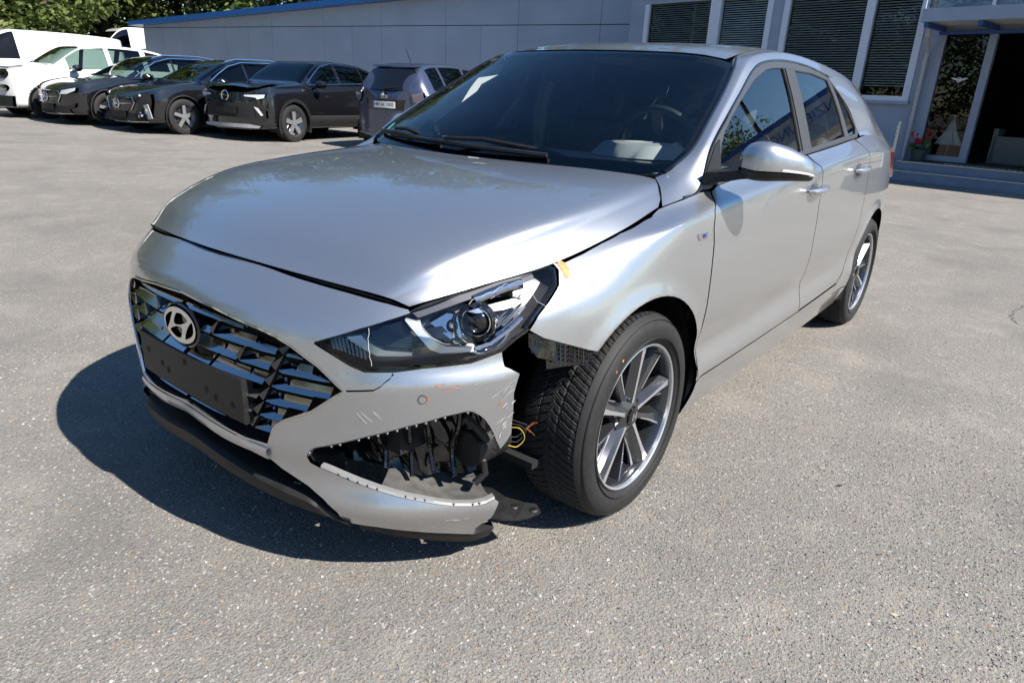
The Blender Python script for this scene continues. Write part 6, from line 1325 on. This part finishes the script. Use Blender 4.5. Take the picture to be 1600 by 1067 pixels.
def put_tree(x, y, k, s, label, group):
    o = protos[k] if not used[k] else copy_tree(protos[k]); used[k] = True
    o.location = (x, y, 0); o.rotation_euler = (0, 0, random.uniform(0, 6.3)); o.scale = (s * random.uniform(.92, 1.1), s * random.uniform(.92, 1.1), s); tag(o, label, 'tree', group)
back = [(14, -38), (19, -34), (23, -29), (27, -24), (12, -44), (21, -40), (28, -32), (-2, -41), (-6, -39), (-9.5, -42), (-13, -40), (-16.5, -42), (-20, -39.5), (-23, -36), (-25, -31), (-26, -26), (-27, -21), (-27.5, -15), (-27, -9), (-4, -46), (-11, -48), (-18, -47), (-25, -42), (-30, -34), (1.5, -43), (5, -40), (9, -42)]
cr_, sr_ = math.cos(-4.034581), math.sin(-4.034581)
def bearing(x, y): dx_, dy_ = x - cam.location.x, y - cam.location.y; return (dx_ * cr_ + dy_ * sr_) / max(.1, -(dx_ * sr_ - dy_ * cr_) )
seen = sorted([p for p in back if abs(bearing(*p)) < .78 and bearing(*p) < -.05], key=lambda p: bearing(*p))
for i, (x, y) in enumerate(back):
    lb = (ORD[seen.index((x, y))] + ' tree from the left edge in the wood behind vans and shed') if (x, y) in seen[:20] else 'tall broadleaf tree outside the picture, mirrored in paint and glass'
    put_tree(x, y, i % 3, random.uniform(1.25, 1.5), lb, 'trees behind the shed and vans')
for i, (x, y) in enumerate(((24, -15), (22, -8), (26, -2), (23, 5), (27, 11), (-8, 27), (-2, 24), (5, 27), (12, 25), (18, 20), (-34, 13), (-58, 8), (-62, 14), (-60, 20), (-55, 26), (-50, 32), (-63, 2))): put_tree(x, y, i % 3, random.uniform(.6, .85), 'tree across the lot, seen only mirrored in the glass', 'trees across the lot')
# undergrowth closing the gap below the crowns
q = MB(); rg_ = random.Random(4)
for i in range(15000):
    t = rg_.random(); x = -34 + 50 * t; y = -44 + 2 * math.sin(t * 9) + rg_.gauss(0, 1.0); z = rg_.uniform(.1, 10.5) + .6 * math.sin(t * 40); s = rg_.uniform(.12, .28); R = Euler((rg_.uniform(-1, 1), rg_.uniform(-1, 1), rg_.uniform(0, 6.3))).to_matrix(); b = len(q.v)
    q.v += [tuple(Vector((x, y, z)) + R @ Vector(v) * s) for v in ((-1, 0, 0), (0, -.55, .1), (1, 0, 0), (0, .55, .1))]; q.f.append((b, b + 1, b + 2, b + 3))
tag(q.build('hedge_undergrowth', leafs[0], None, False, recalc=False), 'dense green undergrowth below the trees behind the vans', 'hedge', kind='stuff')
# ================================================================== service canopy with lettering across the lot (mirrored in the side windows)
sg = tag(empty('sales_canopy', W3(4.5, 0, -.2), math.atan2(FN.y, FN.x)), 'white sales canopy with lettering right of the entrance, mirrored in the side windows', 'canopy')
q = MB(); q.box((-1.6, 0, 3.02), (3.4, 4.4, .10)); q.build('canopy_roof', M['white'], sg, False)
q = MB(); q.box((.12, 0, 3.15), (.08, 4.6, .42)); q.build('canopy_fascia', mat('fascia_grey', (.40, .41, .43), .4), sg, False); q = MB(); q.box((.13, 0, 2.90), (.12, 4.64, .07)); q.build('canopy_edge', M['white'], sg, False); q = MB(); q.box((.125, 0, 3.41), (.10, 4.62, .10)); q.build('canopy_edge', mat('canopy_blue', (.015, .07, .28), .4), sg, False)
text('canopy_letters', '\u2022 FINANZIERUNG', .27, M['blue'], sg, frame((.165, -.4, 3.14), (0, 1, 0), (0, 0, 1)), .01)
for y in (-2.0, 2.0): q = MB(); q.tube([(-.4, y, 0), (-.4, y, 3.0)], .07, 10); q.build('post', M['white'], sg)
lp_ = tag(empty('lamp_post', (-21.0, 6.6, 0)), 'tall grey lamp post beyond the canopy, mirrored in the front side window', 'lamp post'); q = MB(); q.tube([(0, 0, 0), (0, 0, 7.0)], [.10, .06], 10); q.build('mast', M['black_plastic'], lp_); q = MB(); q.box((.2, -.4, 7.05), (.35, 1.3, .12)); q.build('lamp_head', M['black_plastic'], lp_, False)
